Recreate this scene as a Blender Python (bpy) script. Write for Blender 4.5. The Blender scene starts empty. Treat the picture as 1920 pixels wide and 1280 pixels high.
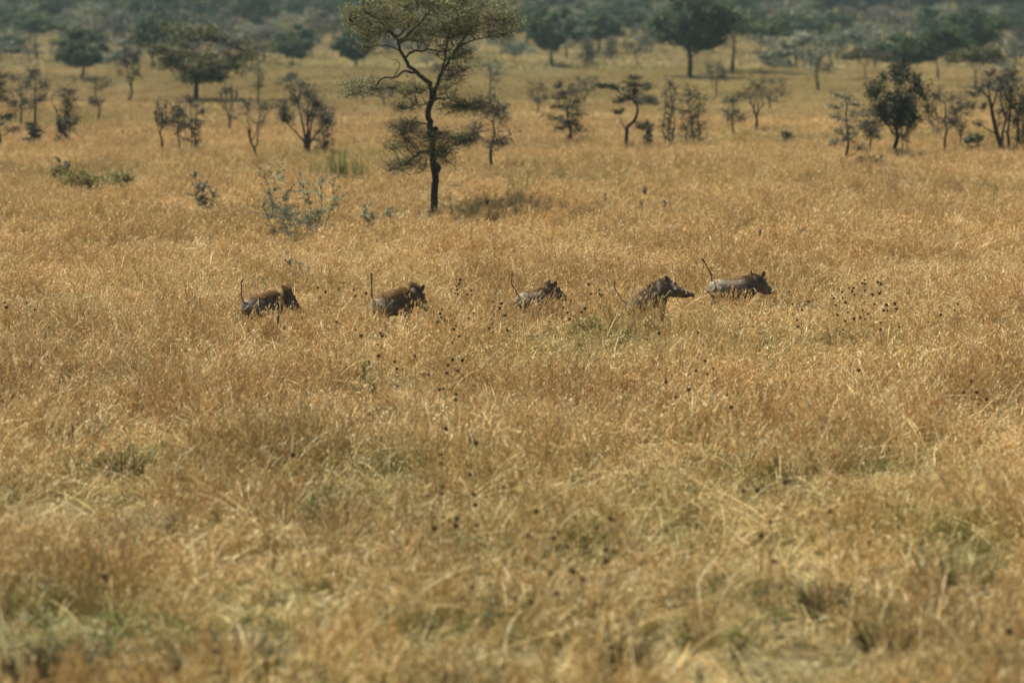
import bpy, math, random
import numpy as np
from mathutils import Vector, Matrix

R = math.radians
SC = bpy.context.scene
COL = SC.collection
rng = np.random.default_rng(7)

# ------------------------------------------------------------------ frame and terrain
CAM_H = 6.5
FPX = 1920 * 100 / 36.0
PITCH = math.atan((640 - 19) / FPX)
FOCUS = 57.5

def terrain(x, y):
    x = np.asarray(x, dtype=float); y = np.asarray(y, dtype=float)
    t = np.maximum(y - 260, 0)
    z = 4.7e-5 * t * t
    z = z + 0.07 * np.sin(x * 0.11 + 1.3) * np.sin(y * 0.075 + 0.4) + 0.05 * np.sin(x * 0.23 - y * 0.17)
    z = z + np.clip((y - 240) / 200, 0, 1) * (0.6 * np.sin(x * 0.021 + 2.0) * np.sin(y * 0.017))
    return z

def at(px, py):
    """ground point seen at photo pixel (px, py)"""
    u = (px - 960) / FPX; v = (640 - py) / FPX
    cp, sp = math.cos(PITCH), math.sin(PITCH)
    d = (u, cp + v * sp, v * cp - sp)
    lo, hi = 10.0, 980.0
    ts = np.linspace(lo, hi, 3000)
    z = CAM_H + d[2] * ts - terrain(d[0] * ts, d[1] * ts)
    k = int(np.argmax(z < 0)) if (z < 0).any() else len(ts) - 1
    t = ts[k]
    if k > 0:
        a, b = ts[k - 1], ts[k]
        za, zb = z[k - 1], z[k]
        t = a + (b - a) * za / (za - zb) if za != zb else b
    x, y = d[0] * t, d[1] * t
    return float(x), float(y), float(terrain(x, y))

def foot(px, py, hide=.42):
    """where a thing stands whose lowest part visible above the grass is at this pixel"""
    y0 = at(px, py)[1]
    return at(px, py + hide * FPX / y0 * 1.03)

def pxm(y):                       # photo pixels per metre at depth y
    return FPX / y

def at_depth(px, py, y):          # the point at depth y seen at pixel
    u = (px - 960) / FPX; v = (640 - py) / FPX
    cp, sp = math.cos(PITCH), math.sin(PITCH)
    t = y / (cp + v * sp)
    return Vector((u * t, y, CAM_H + (v * cp - sp) * t))

# ------------------------------------------------------------------ value noise
_lat = np.random.default_rng(99).random((512, 512))
def vnoise(x, y, s, o=0):
    x = np.asarray(x, float) / s + 200.37 + o * 17.1; y = np.asarray(y, float) / s + 133.7 + o * 31.7
    xi = np.floor(x).astype(int); yi = np.floor(y).astype(int)
    fx = x - xi; fy = y - yi
    fx = fx * fx * (3 - 2 * fx); fy = fy * fy * (3 - 2 * fy)
    g = lambda a, b: _lat[(a + o * 7) % 512, (b + o * 13) % 512]
    return (g(xi, yi) * (1 - fx) * (1 - fy) + g(xi + 1, yi) * fx * (1 - fy)
            + g(xi, yi + 1) * (1 - fx) * fy + g(xi + 1, yi + 1) * fx * fy)
def fbm(x, y, s, o=0):
    return 0.55 * vnoise(x, y, s, o) + 0.28 * vnoise(x, y, s * 0.47, o + 1) + 0.17 * vnoise(x, y, s * 0.21, o + 2)

# ------------------------------------------------------------------ node helpers
def new_mat(name):
    m = bpy.data.materials.new(name); m.use_nodes = True
    nt = m.node_tree; nt.nodes.clear()
    out = nt.nodes.new('ShaderNodeOutputMaterial')
    return m, nt, out
def N(nt, typ, **kw):
    n = nt.nodes.new(typ)
    for k, v in kw.items():
        if k.startswith('i_'):
            n.inputs[k[2:].replace('_', ' ')].default_value = v
        else:
            setattr(n, k, v)
    return n
def ramp(nt, stops, fac):
    n = nt.nodes.new('ShaderNodeValToRGB')
    cr = n.color_ramp
    while len(cr.elements) < len(stops): cr.elements.new(0.5)
    for e, (p, c) in zip(cr.elements, stops):
        e.position = p; e.color = (*c, 1)
    nt.links.new(fac, n.inputs['Fac'])
    return n.outputs['Color']
def mixc(nt, fac, a, b, mode='MIX'):
    n = nt.nodes.new('ShaderNodeMix'); n.data_type = 'RGBA'; n.blend_type = mode
    for sock, v in ((n.inputs['Factor'], fac), (n.inputs['A'], a), (n.inputs['B'], b)):
        if hasattr(v, 'is_output'): nt.links.new(v, sock)
        elif isinstance(v, (tuple, list)): sock.default_value = (*v, 1)
        else: sock.default_value = v
    # RGBA sockets sit behind same-named float ones
    return n
def mix(nt, fac, a, b, mode='MIX'):
    n = nt.nodes.new('ShaderNodeMix'); n.data_type = 'RGBA'; n.blend_type = mode
    F, A, B, O = n.inputs[0], n.inputs[6], n.inputs[7], n.outputs[2]
    for sock, v in ((F, fac), (A, a), (B, b)):
        if isinstance(v, bpy.types.NodeSocket): nt.links.new(v, sock)
        elif isinstance(v, (tuple, list)): sock.default_value = (*v, 1)
        else: sock.default_value = v
    return O
def math_(nt, op, a, b=None, clamp=False):
    n = nt.nodes.new('ShaderNodeMath'); n.operation = op; n.use_clamp = clamp
    for s, v in ((n.inputs[0], a), (n.inputs[1], b)):
        if v is None: continue
        if isinstance(v, bpy.types.NodeSocket): nt.links.new(v, s)
        else: s.default_value = v
    return n.outputs[0]
def noise(nt, scale, detail=3, coord='Position', rough=0.55):
    if coord == 'Position':
        g = nt.nodes.new('ShaderNodeNewGeometry').outputs['Position']
    else:
        g = nt.nodes.new('ShaderNodeTexCoord').outputs[coord]
    n = nt.nodes.new('ShaderNodeTexNoise')
    n.inputs['Scale'].default_value = scale; n.inputs['Detail'].default_value = detail
    n.inputs['Roughness'].default_value = rough
    nt.links.new(g, n.inputs['Vector'])
    return n.outputs['Fac']

def leafy_shader(nt, out, col, trans=0.35, rough=0.6, spec=0.25):
    p = N(nt, 'ShaderNodeBsdfPrincipled'); p.inputs['Roughness'].default_value = rough
    p.inputs['Specular IOR Level'].default_value = spec
    t = N(nt, 'ShaderNodeBsdfTranslucent')
    mx = N(nt, 'ShaderNodeMixShader'); mx.inputs['Fac'].default_value = trans
    nt.links.new(col, p.inputs['Base Color']); nt.links.new(col, t.inputs['Color'])
    nt.links.new(p.outputs[0], mx.inputs[1]); nt.links.new(t.outputs[0], mx.inputs[2])
    nt.links.new(mx.outputs[0], out.inputs['Surface'])

# ------------------------------------------------------------------ materials
def grass_material():
    m, nt, out = new_mat('grass_blades')
    a = N(nt, 'ShaderNodeAttribute', attribute_name='tint')
    g = N(nt, 'ShaderNodeAttribute', attribute_name='green', attribute_type='INSTANCER')
    b = N(nt, 'ShaderNodeAttribute', attribute_name='tone', attribute_type='INSTANCER')
    tint = a.outputs['Fac']
    c = ramp(nt, [(0.0, (0.10, 0.11, 0.025)), (0.18, (0.22, 0.195, 0.055)), (0.36, (0.40, 0.305, 0.125)),
                  (0.52, (0.62, 0.44, 0.185)), (0.68, (0.58, 0.365, 0.14)), (0.82, (0.38, 0.195, 0.065)),
                  (0.93, (0.66, 0.50, 0.225)), (1.0, (0.80, 0.68, 0.40))], tint)
    gr = mix(nt, 0.5, c, (0.22, 0.205, 0.045))
    c = mix(nt, g.outputs['Fac'], c, gr)
    v = math_(nt, 'ADD', math_(nt, 'MULTIPLY', b.outputs['Fac'], 0.6), 0.7)
    c = mix(nt, 1.0, c, v, 'MULTIPLY')
    leafy_shader(nt, out, c, 0.16, 0.5, 0.3)
    return m

def simple_leaf(name, cols, scale=1.5, trans=0.25, attr=True):
    m, nt, out = new_mat(name)
    a = N(nt, 'ShaderNodeAttribute', attribute_name='tint').outputs['Fac']
    n = noise(nt, scale, 2)
    f = math_(nt, 'ADD', math_(nt, 'MULTIPLY', a, 0.6), math_(nt, 'MULTIPLY', n, 0.4))
    c = ramp(nt, cols, f)
    leafy_shader(nt, out, c, trans, 0.6, 0.2)
    return m

def bark(name, c1, c2, scale=8):
    m, nt, out = new_mat(name)
    n = noise(nt, scale, 5, 'Object', 0.65)
    c = ramp(nt, [(0.3, c1), (0.7, c2)], n)
    p = N(nt, 'ShaderNodeBsdfPrincipled'); p.inputs['Roughness'].default_value = 0.9
    p.inputs['Specular IOR Level'].default_value = 0.15
    bm = N(nt, 'ShaderNodeBump'); bm.inputs['Strength'].default_value = 0.6; bm.inputs['Distance'].default_value = 0.03
    nt.links.new(n, bm.inputs['Height']); nt.links.new(bm.outputs[0], p.inputs['Normal'])
    nt.links.new(c, p.inputs['Base Color']); nt.links.new(p.outputs[0], out.inputs['Surface'])
    return m

M = {}
M['grass'] = grass_material()
M['acacia_leaf'] = simple_leaf('acacia_leaf', [(0.2, (0.085, 0.098, 0.038)), (0.5, (0.20, 0.205, 0.088)), (0.8, (0.40, 0.385, 0.19))], 1.2, 0.3)
M['dark_leaf'] = simple_leaf('dark_leaf', [(0.2, (0.016, 0.020, 0.009)), (0.55, (0.034, 0.040, 0.016)), (0.85, (0.075, 0.08, 0.03))], 0.8, 0.2)
M['green_leaf'] = simple_leaf('green_leaf', [(0.2, (0.022, 0.044, 0.018)), (0.55, (0.052, 0.086, 0.032)), (0.85, (0.12, 0.15, 0.055))], 0.5, 0.25)
M['olive_leaf'] = simple_leaf('olive_leaf', [(0.2, (0.040, 0.042, 0.016)), (0.55, (0.085, 0.085, 0.032)), (0.85, (0.16, 0.145, 0.06))], 0.7, 0.25)
M['grey_leaf'] = simple_leaf('grey_leaf', [(0.2, (0.09, 0.10, 0.06)), (0.55, (0.19, 0.20, 0.13)), (0.85, (0.34, 0.34, 0.24))], 2.0, 0.2)
M['dull_leaf'] = simple_leaf('dull_leaf', [(0.2, (0.045, 0.042, 0.028)), (0.55, (0.085, 0.08, 0.05)), (0.85, (0.15, 0.135, 0.085))], 1.0, 0.2)
M['silver_leaf'] = simple_leaf('silver_leaf', [(0.2, (0.15, 0.18, 0.10)), (0.55, (0.29, 0.32, 0.19)), (0.85, (0.52, 0.54, 0.38))], 3.0, 0.2)
M['herb_leaf'] = simple_leaf('herb_leaf', [(0.2, (0.045, 0.062, 0.012)), (0.6, (0.11, 0.135, 0.022)), (0.9, (0.22, 0.22, 0.05))], 3.0, 0.35)
M['mound_leaf'] = simple_leaf('mound_leaf', [(0.2, (0.085, 0.085, 0.022)), (0.6, (0.21, 0.185, 0.055)), (0.9, (0.36, 0.29, 0.10))], 3.0, 0.3)
M['shaded_dead_leaf'] = simple_leaf('shaded_dead_leaf', [(0.15, (0.02, 0.015, 0.006)), (0.5, (0.075, 0.058, 0.018)), (0.85, (0.30, 0.23, 0.08))], 6.0, 0.15)  # dead stems, darkened to stand also for shaded hollows between tussocks
M['reed_leaf'] = simple_leaf('reed_leaf', [(0.2, (0.12, 0.15, 0.035)), (0.6, (0.21, 0.24, 0.07)), (0.9, (0.36, 0.33, 0.13))], 3.0, 0.35)
M['bark'] = bark('bark', (0.018, 0.014, 0.011), (0.07, 0.052, 0.038), 7)
M['bark_grey'] = bark('bark_grey', (0.04, 0.034, 0.028), (0.11, 0.09, 0.072), 5)
M['stalk'] = bark('dry_stalk', (0.20, 0.16, 0.07), (0.42, 0.32, 0.15), 20)
M['burr'] = bark('seed_burr', (0.016, 0.010, 0.006), (0.12, 0.07, 0.035), 60)
M['nest'] = bark('nest_straw', (0.012, 0.009, 0.007), (0.06, 0.045, 0.03), 15)

def hog_material():
    m, nt, out = new_mat('warthog_hide')
    n = noise(nt, 7, 5, 'Object', 0.65)
    n2 = noise(nt, 38, 3, 'Object', 0.6)
    f = math_(nt, 'ADD', math_(nt, 'MULTIPLY', n, 0.65), math_(nt, 'MULTIPLY', n2, 0.35))
    c = ramp(nt, [(0.36, (0.022, 0.015, 0.009)), (0.5, (0.075, 0.052, 0.031)), (0.66, (0.17, 0.125, 0.08))], f)
    # dusty rump and back: real dust lies on the upper hindquarters
    tc = N(nt, 'ShaderNodeTexCoord'); sp = N(nt, 'ShaderNodeSeparateXYZ')
    nt.links.new(tc.outputs['Object'], sp.inputs[0])
    k = math_(nt, 'MULTIPLY', math_(nt, 'SUBTRACT', 0.30, sp.outputs['X'], True), 1.6, True)
    k = math_(nt, 'MULTIPLY', k, math_(nt, 'MULTIPLY', math_(nt, 'SUBTRACT', sp.outputs['Z'], 0.42, True), 4.0, True))
    k = math_(nt, 'MULTIPLY', k, math_(nt, 'ADD', n, 0.25, True))
    k = math_(nt, 'MULTIPLY', k, math_(nt, 'MULTIPLY', math_(nt, 'SUBTRACT', 0.80, sp.outputs['Z'], True), 9.0, True))
    du = N(nt, 'ShaderNodeAttribute', attribute_name='dust', attribute_type='OBJECT').outputs['Fac']
    k = math_(nt, 'MULTIPLY', k, du)
    c = mix(nt, k, c, (0.32, 0.27, 0.19))
    p = N(nt, 'ShaderNodeBsdfPrincipled'); p.inputs['Roughness'].default_value = 0.7
    p.inputs['Specular IOR Level'].default_value = 0.3
    bm = N(nt, 'ShaderNodeBump'); bm.inputs['Strength'].default_value = 0.5; bm.inputs['Distance'].default_value = 0.01
    nt.links.new(f, bm.inputs['Height']); nt.links.new(bm.outputs[0], p.inputs['Normal'])
    nt.links.new(c, p.inputs['Base Color']); nt.links.new(p.outputs[0], out.inputs['Surface'])
    return m
M['hog'] = hog_material()
M['mane'] = simple_leaf('mane_hair', [(0.15, (0.06, 0.036, 0.018)), (0.5, (0.235, 0.14, 0.06)), (0.9, (0.50, 0.34, 0.17))], 9.0, 0.2)
M['dark_hair'] = simple_leaf('dark_hair', [(0.2, (0.035, 0.022, 0.012)), (0.8, (0.20, 0.13, 0.07))], 9.0, 0.05)
def flat(name, c, rough=0.4):
    m, nt, out = new_mat(name)
    n = noise(nt, 25, 2, 'Object')
    cc = ramp(nt, [(0.3, tuple(v * 0.75 for v in c)), (0.7, c)], n)
    p = N(nt, 'ShaderNodeBsdfPrincipled'); p.inputs['Roughness'].default_value = rough
    nt.links.new(cc, p.inputs['Base Color']); nt.links.new(p.outputs[0], out.inputs['Surface'])
    return m
M['tusk'] = flat('tusk_ivory', (0.62, 0.55, 0.40))
M['eye'] = flat('eye', (0.015, 0.01, 0.008), 0.15)

def ground_material():
    m, nt, out = new_mat('savanna_ground')
    g = N(nt, 'ShaderNodeAttribute', attribute_name='green').outputs['Fac']
    n1 = noise(nt, 0.35, 5); n2 = noise(nt, 5.0, 5, rough=0.7)
    f = math_(nt, 'ADD', math_(nt, 'MULTIPLY', n1, 0.4), math_(nt, 'MULTIPLY', n2, 0.6))
    c = ramp(nt, [(0.30, (0.045, 0.03, 0.016)), (0.5, (0.11, 0.075, 0.035)), (0.68, (0.22, 0.155, 0.07))], f)
    gc = ramp(nt, [(0.30, (0.10, 0.11, 0.045)), (0.68, (0.27, 0.26, 0.13))], f)
    c = mix(nt, g, c, gc)
    p = N(nt, 'ShaderNodeBsdfPrincipled'); p.inputs['Roughness'].default_value = 0.95
    p.inputs['Specular IOR Level'].default_value = 0.1
    bm = N(nt, 'ShaderNodeBump'); bm.inputs['Strength'].default_value = 0.8; bm.inputs['Distance'].default_value = 0.1
    nt.links.new(n2, bm.inputs['Height']); nt.links.new(bm.outputs[0], p.inputs['Normal'])
    nt.links.new(c, p.inputs['Base Color']); nt.links.new(p.outputs[0], out.inputs['Surface'])
    return m
M['ground'] = ground_material()

# ------------------------------------------------------------------ mesh builder
class MB:
    def __init__(s):
        s.v = []; s.f4 = []; s.f3 = []; s.t = []; s.n = 0
    def add(s, v, quads=None, tris=None, tint=0.5):
        v = np.asarray(v, float).reshape(-1, 3)
        s.v.append(v)
        if quads is not None and len(quads): s.f4.append(np.asarray(quads, int).reshape(-1, 4) + s.n)
        if tris is not None and len(tris): s.f3.append(np.asarray(tris, int).reshape(-1, 3) + s.n)
        s.t.append(np.broadcast_to(np.asarray(tint, float), (len(v),)).copy())
        s.n += len(v)
    def mesh(s, name, mat, smooth=False):
        me = bpy.data.meshes.new(name)
        if s.n == 0: return me
        v = np.concatenate(s.v)
        f4 = np.concatenate(s.f4) if s.f4 else np.zeros((0, 4), int)
        f3 = np.concatenate(s.f3) if s.f3 else np.zeros((0, 3), int)
        me.vertices.add(len(v)); me.vertices.foreach_set('co', v.astype(np.float32).ravel())
        loops = np.concatenate([f4.ravel(), f3.ravel()])
        me.loops.add(len(loops)); me.loops.foreach_set('vertex_index', loops.astype(np.int32))
        nf = len(f4) + len(f3)
        starts = np.concatenate([np.arange(len(f4)) * 4, len(f4) * 4 + np.arange(len(f3)) * 3])
        me.polygons.add(nf); me.polygons.foreach_set('loop_start', starts.astype(np.int32))
        if smooth: me.polygons.foreach_set('use_smooth', np.ones(nf, bool))
        a = me.attributes.new('tint', 'FLOAT', 'POINT'); a.data.foreach_set('value', np.concatenate(s.t).astype(np.float32))
        me.update(calc_edges=True)
        if mat: me.materials.append(mat)
        return me
    def tube(s, pts, rad, sides=6, tint=0.5, ell=None, cap=True):
        pts = [Vector(p) for p in pts]; n = len(pts)
        V = []
        up = Vector((0, 0, 1))
        prev = None
        for i, p in enumerate(pts):
            d = (pts[min(i + 1, n - 1)] - pts[max(i - 1, 0)])
            if d.length < 1e-9: d = Vector((0, 0, 1))
            d.normalize()
            if prev is None:
                a = d.cross(up)
                if a.length < 0.1: a = d.cross(Vector((1, 0, 0)))
                a.normalize()
            else:
                a = prev - d * prev.dot(d)
                if a.length < 1e-6: a = d.cross(up)
                a.normalize()
            prev = a
            b = d.cross(a)
            for k in range(sides):
                t = 2 * math.pi * k / sides
                V.append(p + a * (math.cos(t) * rad[i]) + b * (math.sin(t) * rad[i]))
        q = []
        for i in range(n - 1):
            for k in range(sides):
                k2 = (k + 1) % sides
                q.append((i * sides + k, i * sides + k2, (i + 1) * sides + k2, (i + 1) * sides + k))
        tr = []
        if cap:
            V.append(pts[0]); V.append(pts[-1]); c0, c1 = n * sides, n * sides + 1
            for k in range(sides):
                k2 = (k + 1) % sides
                tr.append((c0, k2, k)); tr.append((c1, (n - 1) * sides + k, (n - 1) * sides + k2))
        s.add([tuple(v) for v in V], q, tr, tint)
    def leaves(s, P, L, W, r, tint=None, flatten=0.0, dirs=None):
        """small leaf quads (diamonds) at points P, random orientation"""
        P = np.asarray(P, float).reshape(-1, 3); n = len(P)
        if n == 0: return
        d = r.normal(size=(n, 3)) if dirs is None else np.asarray(dirs, float)
        d[:, 2] *= (1 - flatten)
        d /= np.linalg.norm(d, axis=1)[:, None] + 1e-9
        e = r.normal(size=(n, 3)); e = np.cross(d, e); e /= np.linalg.norm(e, axis=1)[:, None] + 1e-9
        l = L * r.uniform(0.6, 1.3, n)[:, None]; w = W * r.uniform(0.6, 1.3, n)[:, None]
        nn = np.cross(d, e) * w * 0.35
        v = np.stack([P - d * l * .5, P + e * w * .5 + nn, P + d * l * .5, P - e * w * .5 + nn], 1)
        t = r.random(n) if tint is None else np.broadcast_to(tint, (n,))
        s.add(v.reshape(-1, 3), np.arange(4 * n).reshape(n, 4), None, np.repeat(t, 4))

def link(name, me, parent=None, loc=None):
    o = bpy.data.objects.new(name, me); COL.objects.link(o)
    if parent: o.parent = parent
    if loc is not None: o.location = loc
    return o
def tag(o, label, cat, group=None, kind=None):
    if label: o['label'] = label
    if cat: o['category'] = cat
    if group: o['group'] = group
    if kind: o['kind'] = kind
    return o

# ------------------------------------------------------------------ colour fields of the savanna
def px_of(x, y):
    """photo pixel of ground points"""
    z = terrain(x, y) - CAM_H
    cp, sp = math.cos(PITCH), math.sin(PITCH)
    zc = y * cp - z * sp; yc = y * sp + z * cp
    return 960 + FPX * x / zc, 640 - FPX * yc / zc

PATCHES = [  # x, y (world, filled below from pixels), rx, ry, strength: greener growth
]
for (px, py, rw, rd, s) in [(240, 238, 9, 9, .8), (90, 240, 6, 8, .5), (640, 310, 2.6, 9, .75), (1000, 330, 4.5, 9, .45),
                            (560, 200, 14, 22, .45), (1000, 150, 26, 55, .65), (700, 140, 26, 45, .45), (260, 160, 20, 30, .5), (1300, 205, 16, 25, .35), (1560, 180, 22, 35, .55),
                            (1500, 270, 10, 9, .55), (1820, 270, 8, 8, .35), (1130, 660, 1.5, 2.8, .75), (1430, 690, 1.4, 2.5, .6), (1600, 650, 1.6, 2.5, .45), (200, 950, 1.0, 1.5, .35),
                            (120, 1200, 1.4, 1.4, .7), (480, 1130, 1.0, 1.0, .5), (560, 1200, .8, 1, .4), (880, 1200, 1.0, 1.4, .5), (1400, 1180, .8, 1, .5), (1000, 700, 1.7, 2.5, .45),
                            (1790, 1040, .6, .9, .9), (700, 900, 1.5, 2.2, .35), (640, 950, .5, .8, .9), (40, 640, 1, 3, .3), (180, 350, 1.6, 3.5, .5)]:
    gx, gy, _ = at(px, py); PATCHES.append((gx, gy, rw, rd, s))

def green_field(x, y):
    g = np.clip((fbm(x, y, 9, 3) - 0.54) * 1.5, 0, .35) + np.clip((fbm(x, y, 38, 5) - 0.5) * 1.6, 0, .4) * np.clip((y - 90) / 120, 0, 1)
    g = g + np.clip((fbm(x, y, 1.3, 8) - 0.58) * 2.2, 0, .6) * np.clip((75 - y) / 25, 0, 1)
    for (a, b, rx, ry, s) in PATCHES:
        g = g + s * np.exp(-(((x - a) / rx) ** 2 + ((y - b) / ry) ** 2) * (0.7 + 0.6 * vnoise(x, y, 1.5 + rx * .2, 9)))
    g = g + np.clip((38 - y) / 14, 0, .22) * (.5 + vnoise(x, y, 1.8, 70))
    g = g + np.clip((y - 165) / 90, 0, 1) * 0.40
    return np.clip(g, 0, 1)

# ------------------------------------------------------------------ ground sheet
def build_ground():
    xs = np.linspace(-520, 520, 209); ys = np.concatenate([np.linspace(-60, 300, 121), np.linspace(305, 1000, 120)])
    X, Y = np.meshgrid(xs, ys); Z = terrain(X, Y)
    mb = MB()
    nx, ny = len(xs), len(ys)
    i = np.arange((ny - 1) * nx).reshape(ny - 1, nx)[:, :-1].ravel()
    q = np.stack([i, i + 1, i + nx + 1, i + nx], 1)
    mb.add(np.stack([X, Y, Z], -1).reshape(-1, 3), q)
    me = mb.mesh('ground', M['ground'], True)
    a = me.attributes.new('green', 'FLOAT', 'POINT'); a.data.foreach_set('value', green_field(X, Y).ravel().astype(np.float32))
    tag(link('ground', me), None, None, kind='structure')
build_ground()

# ------------------------------------------------------------------ grass clumps
def blade_block(mb, r, n, rad, h0, h1, w, lean, tint0, tint1, segs=3, az=None, azs=2.0, droop=0.25, bun=0):
    """n curved tapering blades; bun > 0 gathers them into that many leaning bundles"""
    if bun:
        ba = r.uniform(0, 2 * np.pi, bun); bq = rad * np.sqrt(r.random(bun)); which = r.integers(0, bun, n)
        bx = (bq * np.cos(ba))[which] + r.normal(0, .022, n); by = (bq * np.sin(ba))[which] + r.normal(0, .022, n)
        bl = np.abs(r.normal(lean, lean * .55, bun)); bd = (r.uniform(0, 6.283, bun) if az is None else az + r.normal(0, azs, bun))
        la = bd[which] + r.normal(0, .38, n); ln = np.abs(bl[which] * r.uniform(.7, 1.35, n))
        bh = r.uniform(.7, 1.1, bun)[which]; bt = r.uniform(tint0, tint1, bun)[which]
        L = r.uniform(h0, h1, n) * bh; tn = np.clip(bt + r.normal(0, .05, n), min(tint0, .02), tint1)
    else:
        a = r.uniform(0, 2 * np.pi, n); q = rad * np.sqrt(r.random(n))
        bx, by = q * np.cos(a), q * np.sin(a)
        L = r.uniform(h0, h1, n)
        la = (a if az is None else az + r.normal(0, azs, n))
        ln = np.abs(r.normal(lean, lean * .5, n)); tn = r.uniform(tint0, tint1, n)
    t = np.linspace(0, 1, segs + 1)[None, :]
    off = (ln * L)[:, None] * t ** 1.8
    x = bx[:, None] + off * np.cos(la)[:, None]; y = by[:, None] + off * np.sin(la)[:, None]
    z = L[:, None] * (t - np.minimum(droop * ln[:, None] * t ** 3, .75 * t))
    wa = r.uniform(0, np.pi, n)
    ww = (w * r.uniform(.6, 1.4, n))[:, None] * (1 - 0.8 * t ** 2.2)
    dx = np.cos(wa)[:, None] * ww * .5; dy = np.sin(wa)[:, None] * ww * .5
    P = np.stack([np.stack([x - dx, y - dy, z], -1), np.stack([x + dx, y + dy, z], -1)], 2)   # n, s+1, 2, 3
    k = (np.arange(n)[:, None] * (segs + 1) * 2 + np.arange(segs)[None, :] * 2).ravel()
    Q = np.stack([k, k + 1, k + 3, k + 2], 1)
    mb.add(P.reshape(-1, 3), Q, None, np.repeat(tn, (segs + 1) * 2))
    return x, y, z, L

def heads(mb, r, x, y, z, per, ln, wd, spread, tint0, tint1, frm=0.72):
    n, s = x.shape
    tt = r.uniform(frm, 1.0, (n, per)) * (s - 1)
    i = np.minimum(tt.astype(int), s - 2); f = tt - i
    g = lambda A: np.take_along_axis(A, i, 1) * (1 - f) + np.take_along_axis(A, i + 1, 1) * f
    P = np.stack([g(x), g(y), g(z)], -1) + r.normal(0, spread, (n, per, 3))
    hue = r.uniform(tint0, tint1, (n, 1)) + r.normal(0, .03, (n, per))
    d = r.normal(0, .45, (n * per, 3)); d[:, 2] = np.abs(d[:, 2]) * .5 + .5
    mb.leaves(P.reshape(-1, 3), ln, wd, r, np.clip(hue.ravel(), 0, 1), 0, d)

def clump(kind, seed):
    r = np.random.default_rng(seed); mb = MB()
    az = r.uniform(0, 6.28)
    if kind == 'near':
        blade_block(mb, r, 26, .24, .15, .42, .011, .5, .02, .45, 3)
        blade_block(mb, r, 30, .24, .24, .64, .009, .55, .30, .66, 5, az, .9, .3, 5)
        o = blade_block(mb, r, 18, .22, .38, .80, .0065, .34, .42, .68, 4, az, .8, .25, 4)
        heads(mb, r, *o[:3], 7, .06, .012, .008, .50, .80)
        o = blade_block(mb, r, 3, .22, .40, .80, .010, .6, .88, 1.0, 6, az, .9, .35)
        heads(mb, r, *o[:3], 6, .06, .014, .008, .88, 1.0, .8)
    elif kind == 'short':
        blade_block(mb, r, 46, .26, .08, .32, .011, .8, .06, .46, 4, None, 2, .3, 7)
        blade_block(mb, r, 14, .26, .12, .44, .010, 1.0, .40, .98, 4)
        o = blade_block(mb, r, 8, .22, .22, .46, .005, .5, .40, .60, 3)
        heads(mb, r, *o[:3], 6, .04, .010, .008, .45, .75)
    elif kind == 'red':
        blade_block(mb, r, 22, .22, .14, .44, .010, .45, .25, .6, 4, az, .9, .25, 4)
        o = blade_block(mb, r, 24, .20, .38, .74, .007, .38, .46, .74, 4, az, .7, .25, 4)
        heads(mb, r, *o[:3], 9, .055, .012, .009, .54, .80)
    elif kind == 'stalk':
        for j in range(3):
            L = r.uniform(.6, 1.1); a = r.uniform(0, 6.28); ln = r.uniform(.3, 1.4)
            o = blade_block(mb, r, 1, .12, L, L * 1.02, .013, ln, .90, 1.0, 9, a, .1, .42)
            heads(mb, r, *o[:3], 22, .06, .013, .008, .88, 1.0, .76)
    elif kind == 'broken':
        for j in range(5):
            a = r.uniform(0, 6.28); L = r.uniform(.3, .8)
            blade_block(mb, r, 1, .15, L, L * 1.02, .018, r.uniform(.8, 2.0), .88, 1.0, 6, a, .2, .42)
        blade_block(mb, r, 20, .2, .1, .3, .009, .8, .2, .6, 3)
    elif kind == 'forb':
        for j in range(9):
            o = blade_block(mb, r, 1, .16, .15, .38, .006, .4, .05, .2, 4)
            P = np.stack([o[0][0], o[1][0], o[2][0]], -1)
            P = np.concatenate([P[1:] + r.normal(0, .025, P[1:].shape) for _ in range(4)])
            mb.leaves(P, .05, .024, r, r.uniform(0, .16, len(P)))
        blade_block(mb, r, 30, .2, .1, .3, .005, .6, .1, .5, 3)
    elif kind == 'mid':
        blade_block(mb, r, 46, .42, .15, .46, .015, .6, .08, .5, 2)
        o = blade_block(mb, r, 50, .42, .34, .76, .013, .5, .36, .68, 3, az, .8, .25, 8)
        heads(mb, r, *o[:3], 3, .09, .017, .02, .46, .76)
    elif kind == 'far':
        blade_block(mb, r, 80, 1.0, .18, .42, .03, .6, .10, .5, 2)
        o = blade_block(mb, r, 90, 1.0, .30, .58, .018, .5, .42, .66, 2, az, .8)
        heads(mb, r, *o[:3], 3, .10, .035, .03, .48, .78)
    elif kind == 'hill':
        blade_block(mb, r, 110, 2.4, .2, .5, .10, .6, .10, .55, 2)
        o = blade_block(mb, r, 80, 2.4, .35, .65, .06, .5, .42, .7, 2, az, .8)
    return mb.mesh('grass_' + kind, M['grass'])

KINDS = [('near', 7), ('short', 4), ('red', 4), ('stalk', 4), ('broken', 2), ('forb', 3), ('mid', 5), ('far', 4), ('hill', 4)]
src = bpy.data.collections.new('grass_sources')
IDX = {}; c_ = 0
for kd, n in KINDS:
    IDX[kd] = (c_, n)
    for j in range(n):
        o = bpy.data.objects.new('blades_%03d' % c_, clump(kd, 1000 + c_)); src.objects.link(o); c_ += 1

HOG_SPOTS = [(505, 619), (750, 618), (1006, 606), (1228, 612), (1378, 588)]
HOG_GROUND = [at(*p) for p in HOG_SPOTS]

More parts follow.
